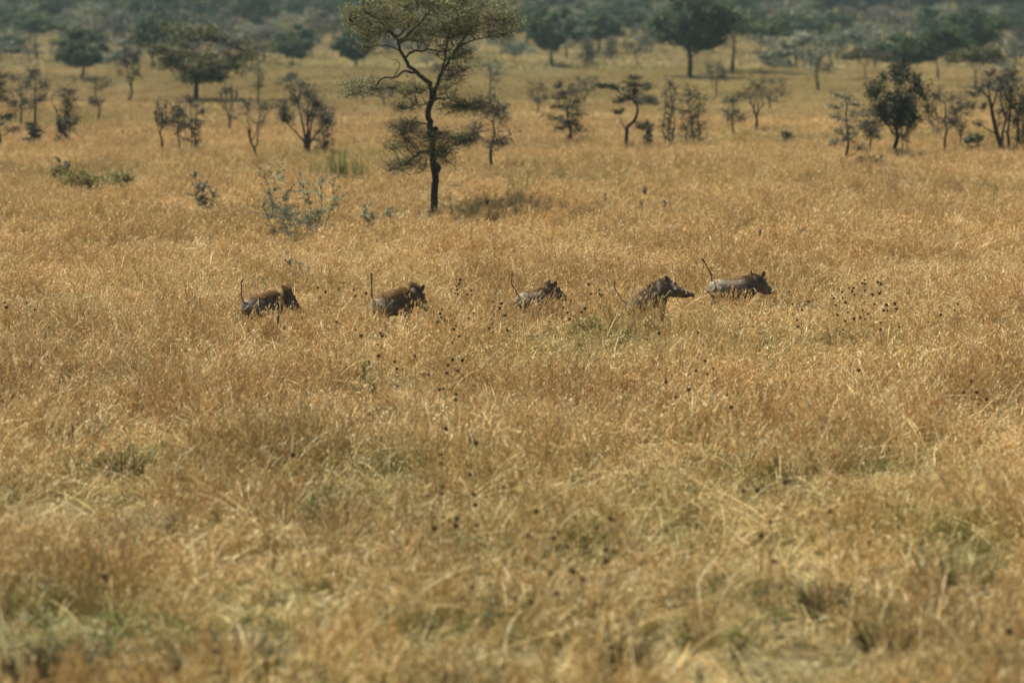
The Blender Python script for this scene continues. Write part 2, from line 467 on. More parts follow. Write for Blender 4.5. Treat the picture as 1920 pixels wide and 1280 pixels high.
TALL = [(at(1170, 640)[0], at(1170, 640)[1], .62, .6), (at(1252, 638)[0], at(1252, 638)[1], .4, .25)]
HOLLOWS = [(*at(a, b)[:2], w_, s_) for a, b, w_, s_ in [(60, 1262, 1.0, .8), (430, 1250, .85, .75), (300, 1262, .5, .6), (1790, 1085, .55, .6), (640, 985, .4, .6), (230, 900, .6, .5), (240, 990, .9, .5), (1180, 1225, .5, .6), (1600, 1240, .6, .45),
    (1000, 1262, .6, .5), (90, 960, .8, .4), (560, 930, .5, .5), (1540, 1110, .6, .4), (370, 840, .8, .4), (1580, 665, .7, .45), (1170, 735, .6, .5), (1290, 1180, .5, .5), (1480, 1262, .6, .5)]]
def scatter():
    X, Y, I, S, SZ, T = [], [], [], [], [], []
    def zone(y0, y1, sp, kinds, scl, seed, hgt=1.0):
        r = np.random.default_rng(seed)
        ys = np.arange(y0, y1, sp)
        W = 0.18 * y1 * 1.12 + 5
        xs = np.arange(-W, W, sp)
        GX, GY = np.meshgrid(xs, ys)
        GX = (GX + r.uniform(-.55, .55, GX.shape) * sp).ravel(); GY = (GY + r.uniform(-.55, .55, GY.shape) * sp).ravel()
        keep = np.abs(GX) < 0.18 * GY * 1.12 + 5
        if y1 < 80:
            for (hx, hy, hw, hs) in HOLLOWS: keep &= r.random(GX.shape) > hs * 1.1 * np.exp(-(((GX - hx) / hw) ** 2 + ((GY - hy) / (hw * 1.5)) ** 2) * (.6 + vnoise(GX, GY, .6, 44)))
            keep &= r.random(GX.shape) > np.clip((fbm(GX, GY, 1.1, 60) - .56) * 4, 0, .75)
        GX, GY = GX[keep], GY[keep]
        n = len(GX)
        gf = green_field(GX, GY)
        p = r.random(n)
        idx = np.zeros(n, int); sz = np.ones(n)
        # kinds: list of (name, weight func)
        wts = np.stack([np.broadcast_to(w(GX, GY, gf), (n,)) for _, w in kinds], 1); wts = np.maximum(wts, 0)
        cum = np.cumsum(wts / wts.sum(1)[:, None], 1)
        ch = (p[:, None] > cum).sum(1).clip(0, len(kinds) - 1)
        for k, (nm, _) in enumerate(kinds):
            st, cnt = IDX[nm]; mk = ch == k
            idx[mk] = st + r.integers(0, cnt, mk.sum())
        h = np.clip(.93 + (2.3 if y1 < 160 else 1.2) * (fbm(GX, GY, 1.3 if y1 < 160 else 7, 11) - .5), .25, 1.6)
        h *= 0.86 + 0.28 * vnoise(GX, GY, 7, 21)
        # trampled and thinner growth just in front of and around the animals
        for (hx, hy, _z) in HOG_GROUND:
            d = ((GX - hx) / 1.0) ** 2 + ((GY - hy + 1.0) / 2.1) ** 2
            h *= 1 - np.exp(-d * d) * np.clip(r.normal(.30, .32, n), -.25, .7)
        h = h * (1 - 0.15 * gf)
        for (hx, hy, hw, hs) in HOLLOWS: h *= 1 - hs * np.exp(-(((GX - hx) / hw) ** 2 + ((GY - hy) / (hw * 1.5)) ** 2) * (.5 + vnoise(GX, GY, .6, 44)))
        for (hx, hy, hw, hs) in TALL: h *= 1 + hs * np.exp(-((GX - hx) / hw) ** 2 - ((GY - hy) / 1.2) ** 2)
        st_ = IDX['stalk'][0]; h = np.where((idx >= st_) & (idx < st_ + 4), np.minimum(h, 1.05), h)
        rd_ = IDX['red'][0]; h = np.where((idx >= rd_) & (idx < rd_ + 4), h * 1.15, h)
        X.append(GX); Y.append(GY); I.append(idx); S.append(scl * r.uniform(.8, 1.25, n)); SZ.append(h * hgt)
        T.append(np.clip(fbm(GX, GY, 3.5 if y1 < 160 else 16, 15) * .7 + r.random(n) * .3 - .22 * np.clip((GY - 150) / 90, 0, 1) - .1 * np.clip((40 - GY) / 14, 0, 1), 0, 1))
    nr = lambda x, y: fbm(x, y, 2.6, 30)
    zone(20, 74, .27, [('near', lambda x, y, g: 1.0 - .5 * g), ('short', lambda x, y, g: .20 + .6 * g + np.clip((40 - y) / 20, 0, .2)),
                       ('red', lambda x, y, g: np.clip((nr(x, y) - .42) * 5, 0, 1.3) * (1 - g)), ('stalk', lambda x, y, g: .17 + 0 * x),
                       ('broken', lambda x, y, g: .07 + .1 * np.clip((45 - y) / 15, 0, 1)), ('forb', lambda x, y, g: .02 + 1.1 * np.clip(g - .2, 0, 1))], 1.0, 1)
    zone(74, 135, .42, [('mid', lambda x, y, g: 1 + 0 * x), ('near', lambda x, y, g: .3 + 0 * x), ('stalk', lambda x, y, g: .05 + 0 * x)], 1.0, 2)
    zone(135, 300, .95, [('far', lambda x, y, g: 1 + 0 * x), ('mid', lambda x, y, g: .3 + 0 * x)], 1.0, 3)
    zone(300, 900, 2.6, [('hill', lambda x, y, g: 1 + 0 * x)], 1.0, 4)
    X, Y, I, S, SZ, T = map(np.concatenate, (X, Y, I, S, SZ, T))
    n = len(X)
    me = bpy.data.meshes.new('grass')
    me.vertices.add(n)
    me.vertices.foreach_set('co', np.stack([X, Y, terrain(X, Y) - .01], 1).astype(np.float32).ravel())
    def at_(nm, typ, val, fld='value'):
        a = me.attributes.new(nm, typ, 'POINT'); a.data.foreach_set(fld, val)
    r = np.random.default_rng(5)
    at_('idx', 'INT', I.astype(np.int32))
    tl = .16 * np.clip((160 - Y) / 60, .3, 1)
    rot = np.stack([(fbm(X, Y, 1.2, 40) - .5) * 1.3 * tl * 4 + r.normal(0, .08, n), (fbm(X, Y, 1.2, 50) - .5) * 1.3 * tl * 4 + r.normal(0, .08, n), r.uniform(0, 6.283, n)], 1).astype(np.float32)
    at_('rot', 'FLOAT_VECTOR', rot.ravel(), 'vector')
    at_('scl', 'FLOAT_VECTOR', np.stack([S, S, SZ], 1).astype(np.float32).ravel(), 'vector')
    at_('green', 'FLOAT', np.clip(green_field(X, Y) + r.normal(0, .1, n), 0, 1).astype(np.float32))
    at_('tone', 'FLOAT', T.astype(np.float32))
    me.materials.append(M['grass'])
    ng = bpy.data.node_groups.new('grass_scatter', 'GeometryNodeTree')
    ng.interface.new_socket('Geometry', in_out='INPUT', socket_type='NodeSocketGeometry')
    ng.interface.new_socket('Geometry', in_out='OUTPUT', socket_type='NodeSocketGeometry')
    gi = ng.nodes.new('NodeGroupInput'); go = ng.nodes.new('NodeGroupOutput')
    ci = ng.nodes.new('GeometryNodeCollectionInfo'); ci.inputs['Collection'].default_value = src
    ci.inputs['Separate Children'].default_value = True; ci.inputs['Reset Children'].default_value = True
    iop = ng.nodes.new('GeometryNodeInstanceOnPoints'); iop.inputs['Pick Instance'].default_value = True
    def na(nm, dt):
        k = ng.nodes.new('GeometryNodeInputNamedAttribute'); k.data_type = dt; k.inputs['Name'].default_value = nm
        return k.outputs['Attribute']
    ng.links.new(gi.outputs[0], iop.inputs['Points']); ng.links.new(ci.outputs[0], iop.inputs['Instance'])
    ng.links.new(na('idx', 'INT'), iop.inputs['Instance Index'])
    e2r = ng.nodes.new('FunctionNodeEulerToRotation')
    ng.links.new(na('rot', 'FLOAT_VECTOR'), e2r.inputs[0]); ng.links.new(e2r.outputs[0], iop.inputs['Rotation'])
    ng.links.new(na('scl', 'FLOAT_VECTOR'), iop.inputs['Scale'])
    ng.links.new(iop.outputs[0], go.inputs[0])
    o = link('grass', me)
    md = o.modifiers.new('scatter', 'NODES'); md.node_group = ng
    tag(o, 'tall dry golden grass with reddish seed heads covering the whole plain', 'grass', kind='stuff')
    print('grass clumps', n)
scatter()

# ------------------------------------------------------------------ trees
def wob(p0, p1, n, amp, r, sag=0.0):
    p0, p1 = Vector(p0), Vector(p1); d = p1 - p0; L = d.length
    out = [p0]
    off = Vector((0, 0, 0))
    for i in range(1, n):
        t = i / n
        off = off * .6 + Vector(r.normal(0, amp * L, 3))
        out.append(p0 + d * t + off * math.sin(math.pi * t) + Vector((0, 0, -sag * L * math.sin(math.pi * t))))
    out.append(p1)
    return out

def pad(wood, crown, r, start, c, rad, thick, nleaf, leaf, ntw=5, up=0.15, tw=0.012, flat=0.3):
    """one foliage pad: twigs fanning from a limb end with leaves set along and around them"""
    c = Vector(c); start = Vector(start)
    ends = []
    for k in range(ntw):
        a = r.uniform(0, 6.283); q = rad * math.sqrt(r.uniform(.15, 1))
        e = c + Vector((math.cos(a) * q, math.sin(a) * q, r.normal(0, thick * .45) + thick * up))
        pts = wob(start, e, 3, .06, r)
        if tw > 0: wood.tube(pts, [tw, tw * .8, tw * .6, tw * .3], 3, .5, cap=False)
        ends.append(pts)
    if nleaf > 0:
        P = []
        for pts in ends:
            m = max(1, nleaf // ntw)
            t = r.uniform(.3, 1.08, m) * 3
            i = np.minimum(t.astype(int), 2); f = (t - i)[:, None]
            A = np.array([tuple(p) for p in pts])
            Q = A[i] * (1 - f) + A[np.minimum(i + 1, 3)] * f
            Q = Q + r.normal(0, 1, (m, 3)) * np.array([rad * .2, rad * .2, thick * .28])
            P.append(Q)
        P = np.concatenate(P)
        tint = np.clip(r.uniform(.2, .8) + r.normal(0, .18, len(P)), 0, 1)
        crown.leaves(P, leaf * 1.4, leaf * .75, r, tint, flat)

def gen_tree(style, H, W, seed, dens=1.0, leaf=0.10):
    """the tree below, stretched so that its crown really has the size asked for"""
    wood, crown = gen_tree0(style, H, W, seed, dens, leaf)
    A = np.concatenate((wood.v + crown.v) if crown.n else wood.v)
    wx = np.percentile(A[:, 0], 98.5) - np.percentile(A[:, 0], 1.5); hz = np.percentile(A[:, 2], 99.5)
    k = np.array([W / wx, W / wx, H / hz])
    for m in (wood, crown): m.v = [v * k for v in m.v]
    return wood, crown

def gen_tree0(style, H, W, seed, dens=1.0, leaf=0.10):
    """trunk and crown meshes of a savanna tree H metres high and W metres wide, base at the origin"""
    r = np.random.default_rng(seed); wood, crown = MB(), MB()
    ax = r.normal(0, .03 * H, 2)
    r0 = 0.0175 * H + .008 * W
    pads = []          # (centre, radius, thickness, leaves factor)
    if style == 'umbrella':
        fork = H * r.uniform(.42, .52); n = 15
        for k in range(n):
            a = k * 2.4 + r.uniform(-.3, .3); q = math.sqrt((k + .5) / n) * W * .40
            z = H * (.88 - .20 * (q / (W * .45)) ** 2) + r.normal(0, .03 * H)
            pads.append(((math.cos(a) * q, math.sin(a) * q, z), W * .17, H * .10, 1))
    elif style == 'round':
        fork = H * r.uniform(.25, .34); n = 34
        for k in range(n):
            u = r.normal(size=3); u /= np.linalg.norm(u); q = r.uniform(.5, 1) ** .5
            c = np.array([u[0] * W * .40, u[1] * W * .40, H * .62 + u[2] * H * .30]) * 1.0
            q *= r.uniform(.72, 1.22); c[:2] *= q; c[2] = H * .62 + (c[2] - H * .62) * q
            if c[2] < H * .42: c[:2] *= .75
            pads.append((tuple(c), W * .135, H * .10, .85))
    elif style == 'layered':
        fork = H * .22; n = 13
        for k in range(n):
            z = H * (.30 + .66 * (k + r.uniform(-.4, .4)) / n); a = k * 2.4 + r.uniform(-.6, .6)
            prof = 0.55 + .45 * math.sin(3.0 * z / H + r.uniform(-.6, .6))
            q = W * .36 * prof * r.uniform(.4, 1.1)
            pads.append(((math.cos(a) * q, math.sin(a) * q, z), W * r.uniform(.20, .32), H * .06, .45))
    elif style == 'sparse':
        fork = H * .3; n = 13
        for k in range(n):
            a = k * 2.4 + r.uniform(-.5, .5); z = H * r.uniform(.42, .96); q = W * r.uniform(.12, .44)
            pads.append(((math.cos(a) * q, math.sin(a) * q, z), W * r.uniform(.20, .34), H * .13, .34))
    elif style == 'bare':
        fork = H * .33; n = 12
        for k in range(n):
            a = k * 2.4 + r.uniform(-.5, .5); z = H * r.uniform(.55, .95); q = W * r.uniform(.15, .44)
            pads.append(((math.cos(a) * q, math.sin(a) * q, z), W * r.uniform(.14, .20), H * .12, .16))
    elif style == 'column':
        fork = H * .15; n = 16
        for k in range(n):
            a = k * 2.4; z = H * (.15 + .8 * (k + .5) / n); q = W * r.uniform(.05, .32)
            pads.append(((math.cos(a) * q, math.sin(a) * q, z), W * .34, H * .12, .36))
    elif style == 'bush':
        fork = H * .08; n = 12
        for k in range(n):
            a = k * 2.4; q = W * math.sqrt((k + .5) / n) * .4; z = H * r.uniform(.25, .95) * (1 - .5 * (q / (W * .5)) ** 2)
            pads.append(((math.cos(a) * q, math.sin(a) * q, max(z, .1 * H)), W * .17, H * .15, 1))
    # trunk (or several stems)
    stems = {'column': 3, 'bush': 4, 'multi': 4}.get(style, 1)
    if style in ('sparse', 'layered') and r.random() < .35: stems = 2
    trunks = []
    for s in range(stems):
        b = Vector((r.normal(0, .05 * W), r.normal(0, .05 * W), 0)) if stems > 1 else Vector((0, 0, 0))
        topz = H * (.80 if style in ('layered', 'column', 'sparse') else .62)
        if style == 'umbrella': topz = fork * 1.05
        top = Vector((ax[0] + b.x * 3, ax[1] + b.y * 3, topz))
        pts = wob(b - Vector((0, 0, .15)), top, 7, .022, r)
        rr = r0 / (stems ** .5)
        rad = [rr * (1.25 - .15 if i == 0 else 1) * (1 - .72 * i / 7) for i in range(8)]; rad[0] = rr * 1.35
        wood.tube(pts, rad, 8 if H > 4 else 6, .5)
        trunks.append((pts, rad))
    # primary limbs: pads grouped by bearing
    ng = 5 if len(pads) > 12 else 4
    if style in ('umbrella', 'round', 'bare', 'bush'):
        groups = {}
        for p in pads:
            g = int(((math.atan2(p[0][1], p[0][0]) + math.pi) / 6.2832) * ng) % ng
            if style == 'round' and p[0][2] > H * .7: g += 10
            groups.setdefault(g, []).append(p)
        for g, ps in groups.items():
            c = sum((Vector(p[0]) for p in ps), Vector()) / len(ps)
            pts, rad = trunks[int(r.integers(0, len(trunks)))]
            zf = min(fork * r.uniform(.85, 1.35), pts[-1].z)
            if g >= 10: zf = pts[-1].z * .95
            k = min(range(len(pts)), key=lambda i: abs(pts[i].z - zf))
            st = pts[k]; mid = st.lerp(c, .62); mid.z -= (c.z - st.z) * (.06 if style != 'umbrella' else .10)
            lr = rad[k] * .62
            limb = wob(st, mid, 4, .05, r)
            wood.tube(limb, [lr, lr * .85, lr * .72, lr * .6, lr * .5], 6, .5)
            for (pc, pr, pt, lf) in ps:
                s2 = limb[int(r.integers(2, 5))]
                pv = Vector(pc); pv2 = s2.lerp(pv, .8)
                wood.tube(wob(s2, pv2, 3, .05, r), [lr * .45, lr * .34, lr * .24, lr * .15], 4, .5, cap=False)
                pad(wood, crown, r, pv2, pc, pr, pt, int(150 * dens * lf), leaf, 11 if style == 'bare' else 6, tw=max(lr * .13, .008))
    else:
        for (pc, pr, pt, lf) in pads:
            pts, rad = trunks[int(r.integers(0, len(trunks)))]
            pv = Vector(pc); zf = pv.z - Vector((pv.x, pv.y)).length * r.uniform(.25, .8)
            k = min(range(len(pts)), key=lambda i: abs(pts[i].z - zf)); k = max(k, 1)
            st = pts[k]; lr = max(rad[k] * .5, .012)
            e = st.lerp(pv, .8)
            wood.tube(wob(st, e, 4, .07, r, .06), [lr, lr * .8, lr * .62, lr * .45, lr * .3], 5, .5, cap=False)
            pad(wood, crown, r, e, pc, pr, pt, int(150 * dens * lf), leaf, 11, tw=max(lr * .28, .011))
    return wood, crown

LEAFMAT = {'dark': 'dark_leaf', 'green': 'green_leaf', 'olive': 'olive_leaf', 'grey': 'grey_leaf', 'dull': 'dull_leaf', 'acacia': 'acacia_leaf', 'mound': 'mound_leaf'}

def make_tree(name, style, H, W, seed, tone, dens, leaf, trunkmat='bark'):
    wood, crown = gen_tree(style, H, W, seed, dens, leaf)
    root = bpy.data.objects.new(name, None); COL.objects.link(root)
    root.empty_display_size = .3
    link('trunk', wood.mesh('trunk', M[trunkmat], True), root)
    if crown.n: link('crown', crown.mesh('crown', M[LEAFMAT[tone]]), root)
    return root

def place(root, px, py, rz=0.0, s=1.0):
    x, y, z = at(px, py)
    root.location = (x, y, z - .05); root.rotation_euler = (0, 0, rz); root.scale = (s, s, s)
    return root

# each row: name, photo px of the trunk foot, height px, crown width px, style, leaf tone, leaf density, label
TREES = [
 ('thorn_tree', 2, 275, 150, 60, 'layered', 'dark', .9, 'dark straggly thorn tree cut off by the left edge of the photo'),
 ('thorn_tree', 40, 232, 100, 50, 'sparse', 'dull', 1, 'thin dark thorn tree, the taller pale one nearest the left edge tree'),
 ('thorn_tree', 70, 247, 128, 50, 'sparse', 'dull', 1, 'tall narrow thorn tree with two ragged tufts, second slim trunk from the left edge tree'),
 ('sapling', 63, 278, 50, 30, 'layered', 'dull', .7, 'small ragged sapling in front of the tall narrow thorn tree at the far left'),
 ('thorn_tree', 131, 251, 98, 46, 'column', 'dark', .7, 'dark twin stemmed thorn tree standing upright at the left of the plain'),
 ('sapling', 118, 277, 60, 26, 'sparse', 'dull', .7, 'thin leaning sapling just in front of the dark twin stemmed thorn tree'),
 ('thorn_tree', 183, 225, 88, 50, 'sparse', 'dull', .8, 'greyish V shaped thorn tree below the dense round tree at upper left'),
 ('thorn_tree', 245, 190, 105, 42, 'bare', 'dull', 1, 'tall pale bare thorn tree left of the big spreading round tree'),
 ('round_tree', 152, 147, 92, 84, 'round', 'green', 1.5, 'dense dark green round tree on a short trunk at upper left'),
 ('umbrella_tree', 72, 113, 80, 86, 'umbrella', 'green', 1.4, 'flat topped green tree behind and left of the dense round tree'),
 ('umbrella_tree', 10, 100, 92, 140, 'umbrella', 'green', 1.4, 'broad green umbrella tree cut by the left edge in the far woodland'),
 ('round_tree', 370, 189, 142, 172, 'round', 'olive', 1.15, 'big spreading dark olive round tree, the largest in the left third'),
 ('sapling', 302, 288, 108, 24, 'bare', 'dull', .5, 'almost bare pole thin sapling left of the pair below the big spreading tree'),
 ('thorn_tree', 333, 285, 95, 40, 'sparse', 'dull', .7, 'left one of the two slim grey thorn trees below the big spreading tree'),
 ('thorn_tree', 361, 288, 112, 48, 'layered', 'dull', .7, 'right and taller of the two slim grey thorn trees below the big spreading tree'),
 ('thorn_tree', 430, 246, 92, 34, 'bare', 'dull', .8, 'thin pale trunk with a wispy crown right of the big spreading tree'),
 ('thorn_tree', 480, 290, 112, 84, 'bare', 'dull', .8, 'leafless thorn tree forking into a wide V left of the multi stemmed thicket tree'),
 ('thorn_tree', 577, 287, 140, 92, 'multi', 'dull', 1, 'bushy grey brown multi stemmed thorn tree left of the tall main acacia'),
 ('thorn_tree', 609, 283, 88, 44, 'column', 'dull', .5, 'low grey thorn tree touching the right side of the multi stemmed one'),
 ('thorn_tree', 483, 192, 85, 34, 'sparse', 'dull', .5, 'faint thin grey tree standing behind the wide V shaped thorn tree'),
 ('round_tree', 287, 126, 92, 56, 'round', 'green', 1.2, 'narrow dark green tree behind the left side of the big spreading tree'),
 ('round_tree', 563, 106, 56, 46, 'round', 'green', 1.2, 'small dark green tree in the gap between the big spreading tree and main acacia'),
 ('round_tree', 666, 126, 66, 60, 'round', 'green', 1.2, 'dark round tree partly hidden behind the left limbs of the main acacia'),
 ('thorn_tree', 925, 322, 152, 80, 'sparse', 'dull', 1.6, 'slim thorn tree with thin leaning crown just right of the main acacia'),
 ('thorn_tree', 922, 192, 95, 62, 'sparse', 'grey', .8, 'pale grey tree seen behind the slim thorn tree right of the main acacia'),
 ('round_tree', 1035, 124, 108, 92, 'round', 'green', 1.4, 'dark green round tree with foliage low on its trunk right of the main acacia crown'),
 ('thorn_tree', 1065, 270, 118, 66, 'layered', 'dark', 1.3, 'dark layered thorn tree with stacked flat foliage right of the main acacia'),
 ('thorn_tree', 1009, 206, 58, 38, 'sparse', 'dull', .6, 'small pale thorn tree behind left of the dark layered thorn tree'),
 ('thorn_tree', 1175, 277, 142, 110, 'crooked', 'dark', 1, 'crooked thorn tree with a bowed trunk and one long flat limb to the left'),
 ('thorn_tree', 1098, 193, 58, 54, 'bare', 'dull', 1.6, 'brownish twiggy bush tree between the layered and the crooked thorn trees'),
 ('shrub', 1208, 197, 42, 48, 'bush', 'dull', .7, 'grey shrub seen right beside the crown of the crooked thorn tree'),
 ('sapling', 1214, 276, 52, 22, 'column', 'dull', .4, 'short leafy sapling at the right foot of the crooked thorn tree'),
 ('thorn_tree', 1254, 273, 128, 32, 'column', 'dull', .5, 'tall slim column of pale twigs left of the dark bushy column'),
 ('thorn_tree', 1300, 268, 108, 56, 'column', 'dark', 1, 'dark bushy column shaped thorn tree in the middle of the right half'),
 ('thorn_tree', 1342, 181, 66, 44, 'bare', 'dull', .5, 'leafless crooked tree in front of the great umbrella trees'),
 ('thorn_tree', 1417, 239, 98, 92, 'bare', 'dark', 1.2, 'dark leafless round headed thorn tree with a stout straight trunk'),
 ('thorn_tree', 1376, 246, 76, 46, 'sparse', 'dull', .7, 'small grey thorn tree leaning on the left of the dark leafless round headed one'),
 ('thorn_tree', 1444, 199, 58, 56, 'bare', 'dull', 1, 'twiggy brown thorn tree behind right of the dark leafless round headed one'),
 ('shrub', 1477, 271, 26, 26, 'layered', 'dark', .35, 'tiny dark bush alone in the grass at the right of centre'),
 ('round_tree', 1293, 145, 158, 140, 'round', 'green', 1.7, 'great dark green tree with thick double trunk right of centre at the top'),
 ('umbrella_tree', 1373, 137, 112, 190, 'umbrella', 'green', 1.8, 'great umbrella tree with a wide flat crown beside the thick double trunk'),
 ('round_tree', 1122, 99, 76, 80, 'round', 'green', 1.1, 'hazy green round tree left of the great double trunk tree'),
 ('round_tree', 1171, 90, 72, 60, 'umbrella', 'green', 1.1, 'hazy flat topped tree close against the left of the great double trunk tree'),
 ('thorn_tree', 1537, 171, 96, 48, 'sparse', 'grey', .5, 'tall bare stemmed tree standing clear right of the great umbrella tree'),
 ('round_tree', 1493, 127, 68, 86, 'bush', 'grey', 1, 'grey leafy bush tree below the right end of the great umbrella crown'),
 ('thorn_tree', 1586, 306, 135, 66, 'layered', 'grey', .8, 'blue grey thorn tree on a thin dark stem, nearest tree in the right part'),
 ('thorn_tree', 1630, 283, 82, 46, 'sparse', 'dull', .9, 'low dark forked thorn tree between the blue grey tree and the blackest tree'),
 ('thorn_tree', 1679, 290, 168, 104, 'round', 'dark', 1.05, 'blackest thorn tree with a dense ragged crown in the right part of the plain'),
 ('sapling', 1695, 284, 70, 30, 'sparse', 'dull', .5, 'thin sapling at the right foot of the blackest thorn tree'),
 ('round_tree', 1692, 140, 72, 108, 'round', 'green', 1.2, 'dense green tree rising behind the top of the blackest thorn tree'),
 ('umbrella_tree', 1622, 148, 56, 80, 'umbrella', 'olive', 1.2, 'low olive umbrella tree behind the left top of the blackest thorn tree'),
 ('thorn_tree', 1770, 282, 122, 76, 'sparse', 'dull', .8, 'open thin branched thorn tree midway between the blackest tree and the right edge'),
 ('thorn_tree', 1795, 276, 90, 42, 'sparse', 'dull', .6, 'slim thorn tree hard against the right of the open thin branched one'),
 ('shrub', 1820, 279, 30, 48, 'bush', 'olive', .7, 'low olive bush under the slim thorn trees near the right edge'),
 ('umbrella_tree', 1762, 147, 96, 64, 'umbrella', 'green', 1.6, 'compact dark umbrella tree on a thin trunk near the upper right'),
 ('umbrella_tree', 1829, 165, 78, 100, 'umbrella', 'olive', 1.3, 'olive flat topped tree with splayed stems near the upper right'),
 ('thorn_tree', 1878, 287, 165, 90, 'bowed', 'dull', 1, 'tall thorn tree whose trunk bows to the left near the right edge'),
 ('thorn_tree', 1888, 286, 170, 60, 'sparse', 'dark', .7, 'tallest straight stem of the thorn tree clump at the right edge'),
 ('thorn_tree', 1902, 287, 142, 60, 'sparse', 'dark', .9, 'dark leafy thorn tree second from the right edge'),
 ('thorn_tree', 1917, 288, 118, 50, 'column', 'dark', .8, 'dark thorn tree cut by the right edge of the photo'),
 ('umbrella_tree', 1872, 108, 80, 108, 'umbrella', 'green', 1.6, 'wide dark umbrella tree at the upper right near the edge'),
 ('thorn_tree', 1568, 111, 64, 42, 'sparse', 'green', 1, 'slender green tree in the woodland behind the tall bare stemmed tree'),
 ('thorn_tree', 1612, 117, 62, 40, 'sparse', 'green', 1, 'slender tree behind the low olive umbrella tree on the right'),
 ('shrub', 1630, 304, 14, 52, 'bush', 'olive', .5, 'low brown bush in the grass right of the blue grey thorn tree'),
]

def special_tree(style, H, W, seed, dens, leaf):
    r = np.random.default_rng(seed); wood, crown = MB(), MB()
    def P(x, z, y=0.0): return Vector((x * W, y * W, z * H))
    def ln(pts, r0, r1, n=6):
        pts = [Vector(p) for p in pts]
        wood.tube(pts, [r0 + (r1 - r0) * i / (len(pts) - 1) for i in range(len(pts))], n, .5)
    def pd(x, z, y, rad, th, lf=1.0, st=None):
        c = P(x, z, y); s = Vector(st) if st is not None else c + Vector((-x * W * .1, 0, -.04 * H))
        pad(wood, crown, r, s, c, rad * W * 1.35, th * H * 1.3, int(115 * dens * lf), leaf, 10, tw=.013)
    if style == 'crooked':
        ln([P(0, -.02), P(-.01, .2), P(.01, .36), P(.13, .44), P(.18, .54), P(.16, .63), P(.06, .70)], .11, .05)
        ln([P(.06, .70), P(-.08, .74), P(-.22, .82), P(-.5, .85)], .05, .015)
        ln([P(.10, .68), P(.13, .8), P(.12, .97)], .05, .02)
        ln([P(-.005, .3, .0), P(-.09, .42, .05), P(-.15, .55, .08)], .03, .01)
        ln([P(.02, .38), P(.12, .42, -.1), P(.22, .40, -.15)], .035, .012)
        for x, z, y, a, t in [(.12, .95, 0, .13, .03), (.08, .87, .1, .17, .03), (.2, .87, -.1, .17, .025), (-.15, .83, 0, .16, .02), (-.32, .855, .05, .15, .02), (-.46, .85, 0, .10, .02),
                              (-.02, .70, .05, .14, .02), (-.14, .68, -.05, .12, .02), (.1, .76, .1, .14, .03), (.22, .38, -.15, .08, .04), (.15, .80, 0, .12, .03), (-.15, .55, .08, .09, .03)]:
            pd(x, z, y, a, t)
    elif style == 'bowed':
        ln([P(.02, -.02), P(0, .15), P(-.12, .33), P(-.2, .50), P(-.26, .66), P(-.42, .74), P(-.6, .72)], .13, .035)
        ln([P(-.22, .55), P(-.10, .72, .1), P(-.02, .86, .1)], .05, .015)
        ln([P(-.1, .30), P(-.34, .36, -.1), P(-.5, .42, -.1)], .035, .01)
        ln([P(-.25, .62), P(-.32, .80, -.1), P(-.3, .93, -.1)], .04, .012)
        for x, z, y, a, t in [(-.6, .72, 0, .13, .03), (-.5, .78, .1, .14, .03), (-.3, .93, -.1, .13, .03), (-.02, .86, .1, .16, .04), (-.14, .77, .1, .12, .03), (-.5, .42, -.1, .12, .03), (-.34, .82, -.1, .12, .03), (-.66, .60, 0, .08, .03), (-.4, .6, .1, .1, .03)]:
            pd(x, z, y, a, t, .7)
    elif style == 'multi':
        tops = [(-.42, .62, 0), (-.2, .9, .15), (.02, .98, 0), (.22, .85, -.15), (.34, .6, .1), (.05, .7, -.2)]
        for i, (x, z, y) in enumerate(tops):
            b = P(r.uniform(-.08, .08), -.02, r.uniform(-.06, .06)); e = P(x, z * .8, y)
            mid = b.lerp(e, .45) + Vector((-x * W * .25, 0, .03 * H))
            ln([b, b.lerp(mid, .5) + Vector(r.normal(0, .03, 3)), mid, mid.lerp(e, .5) + Vector(r.normal(0, .05, 3)), e], .075, .025, 5)
            for k in range(4):
                c = (x + r.normal(0, .07), z * r.uniform(.75, 1), y + r.normal(0, .08)); pd(*((c[0], c[1], c[2])), .15, .09, .4, e)
            if i == 0: ln([e, P(-.48, .72, 0)], .025, .01, 4); pd(-.46, .72, 0, .09, .06, 1.6, e)
    return wood, crown

TREES.append(('creeper_mound', 190, 352, 34, 150, 'bush', 'mound', 3.0, 'low olive green mound of creeping growth at the left of the plain'))
tree_rows = []
for i, (nm, px, py, h, wpx, st, tone, dn, lab) in enumerate(TREES):
    x, y, z = foot(px, py); s = pxm(y)
    H, W = h / s + .42, wpx / s * 1.04
    lf = {True: .065, False: .13}[y < 190] if y < 260 else .19
    dens = dn * (1.9 if y < 260 else 1.9)
    if st in ('crooked', 'bowed', 'multi'):
        wood, crown = special_tree(st, H, W, 300 + i, dens, lf)
        root = bpy.data.objects.new(nm, None); COL.objects.link(root)
        link('trunk', wood.mesh('trunk', M['bark'], True), root); link('crown', crown.mesh('crown', M[LEAFMAT[tone]]), root)
    else:
        root = make_tree(nm, st, H, W, (700 if 'blackest thorn tree with' in lab else 300) + i, tone, dens, lf)
    root.location = (x, y, z - .05)
    tag(root, lab, 'bush' if nm in ('shrub', 'creeper_mound') else 'tree')
    tree_rows.append((px, py))

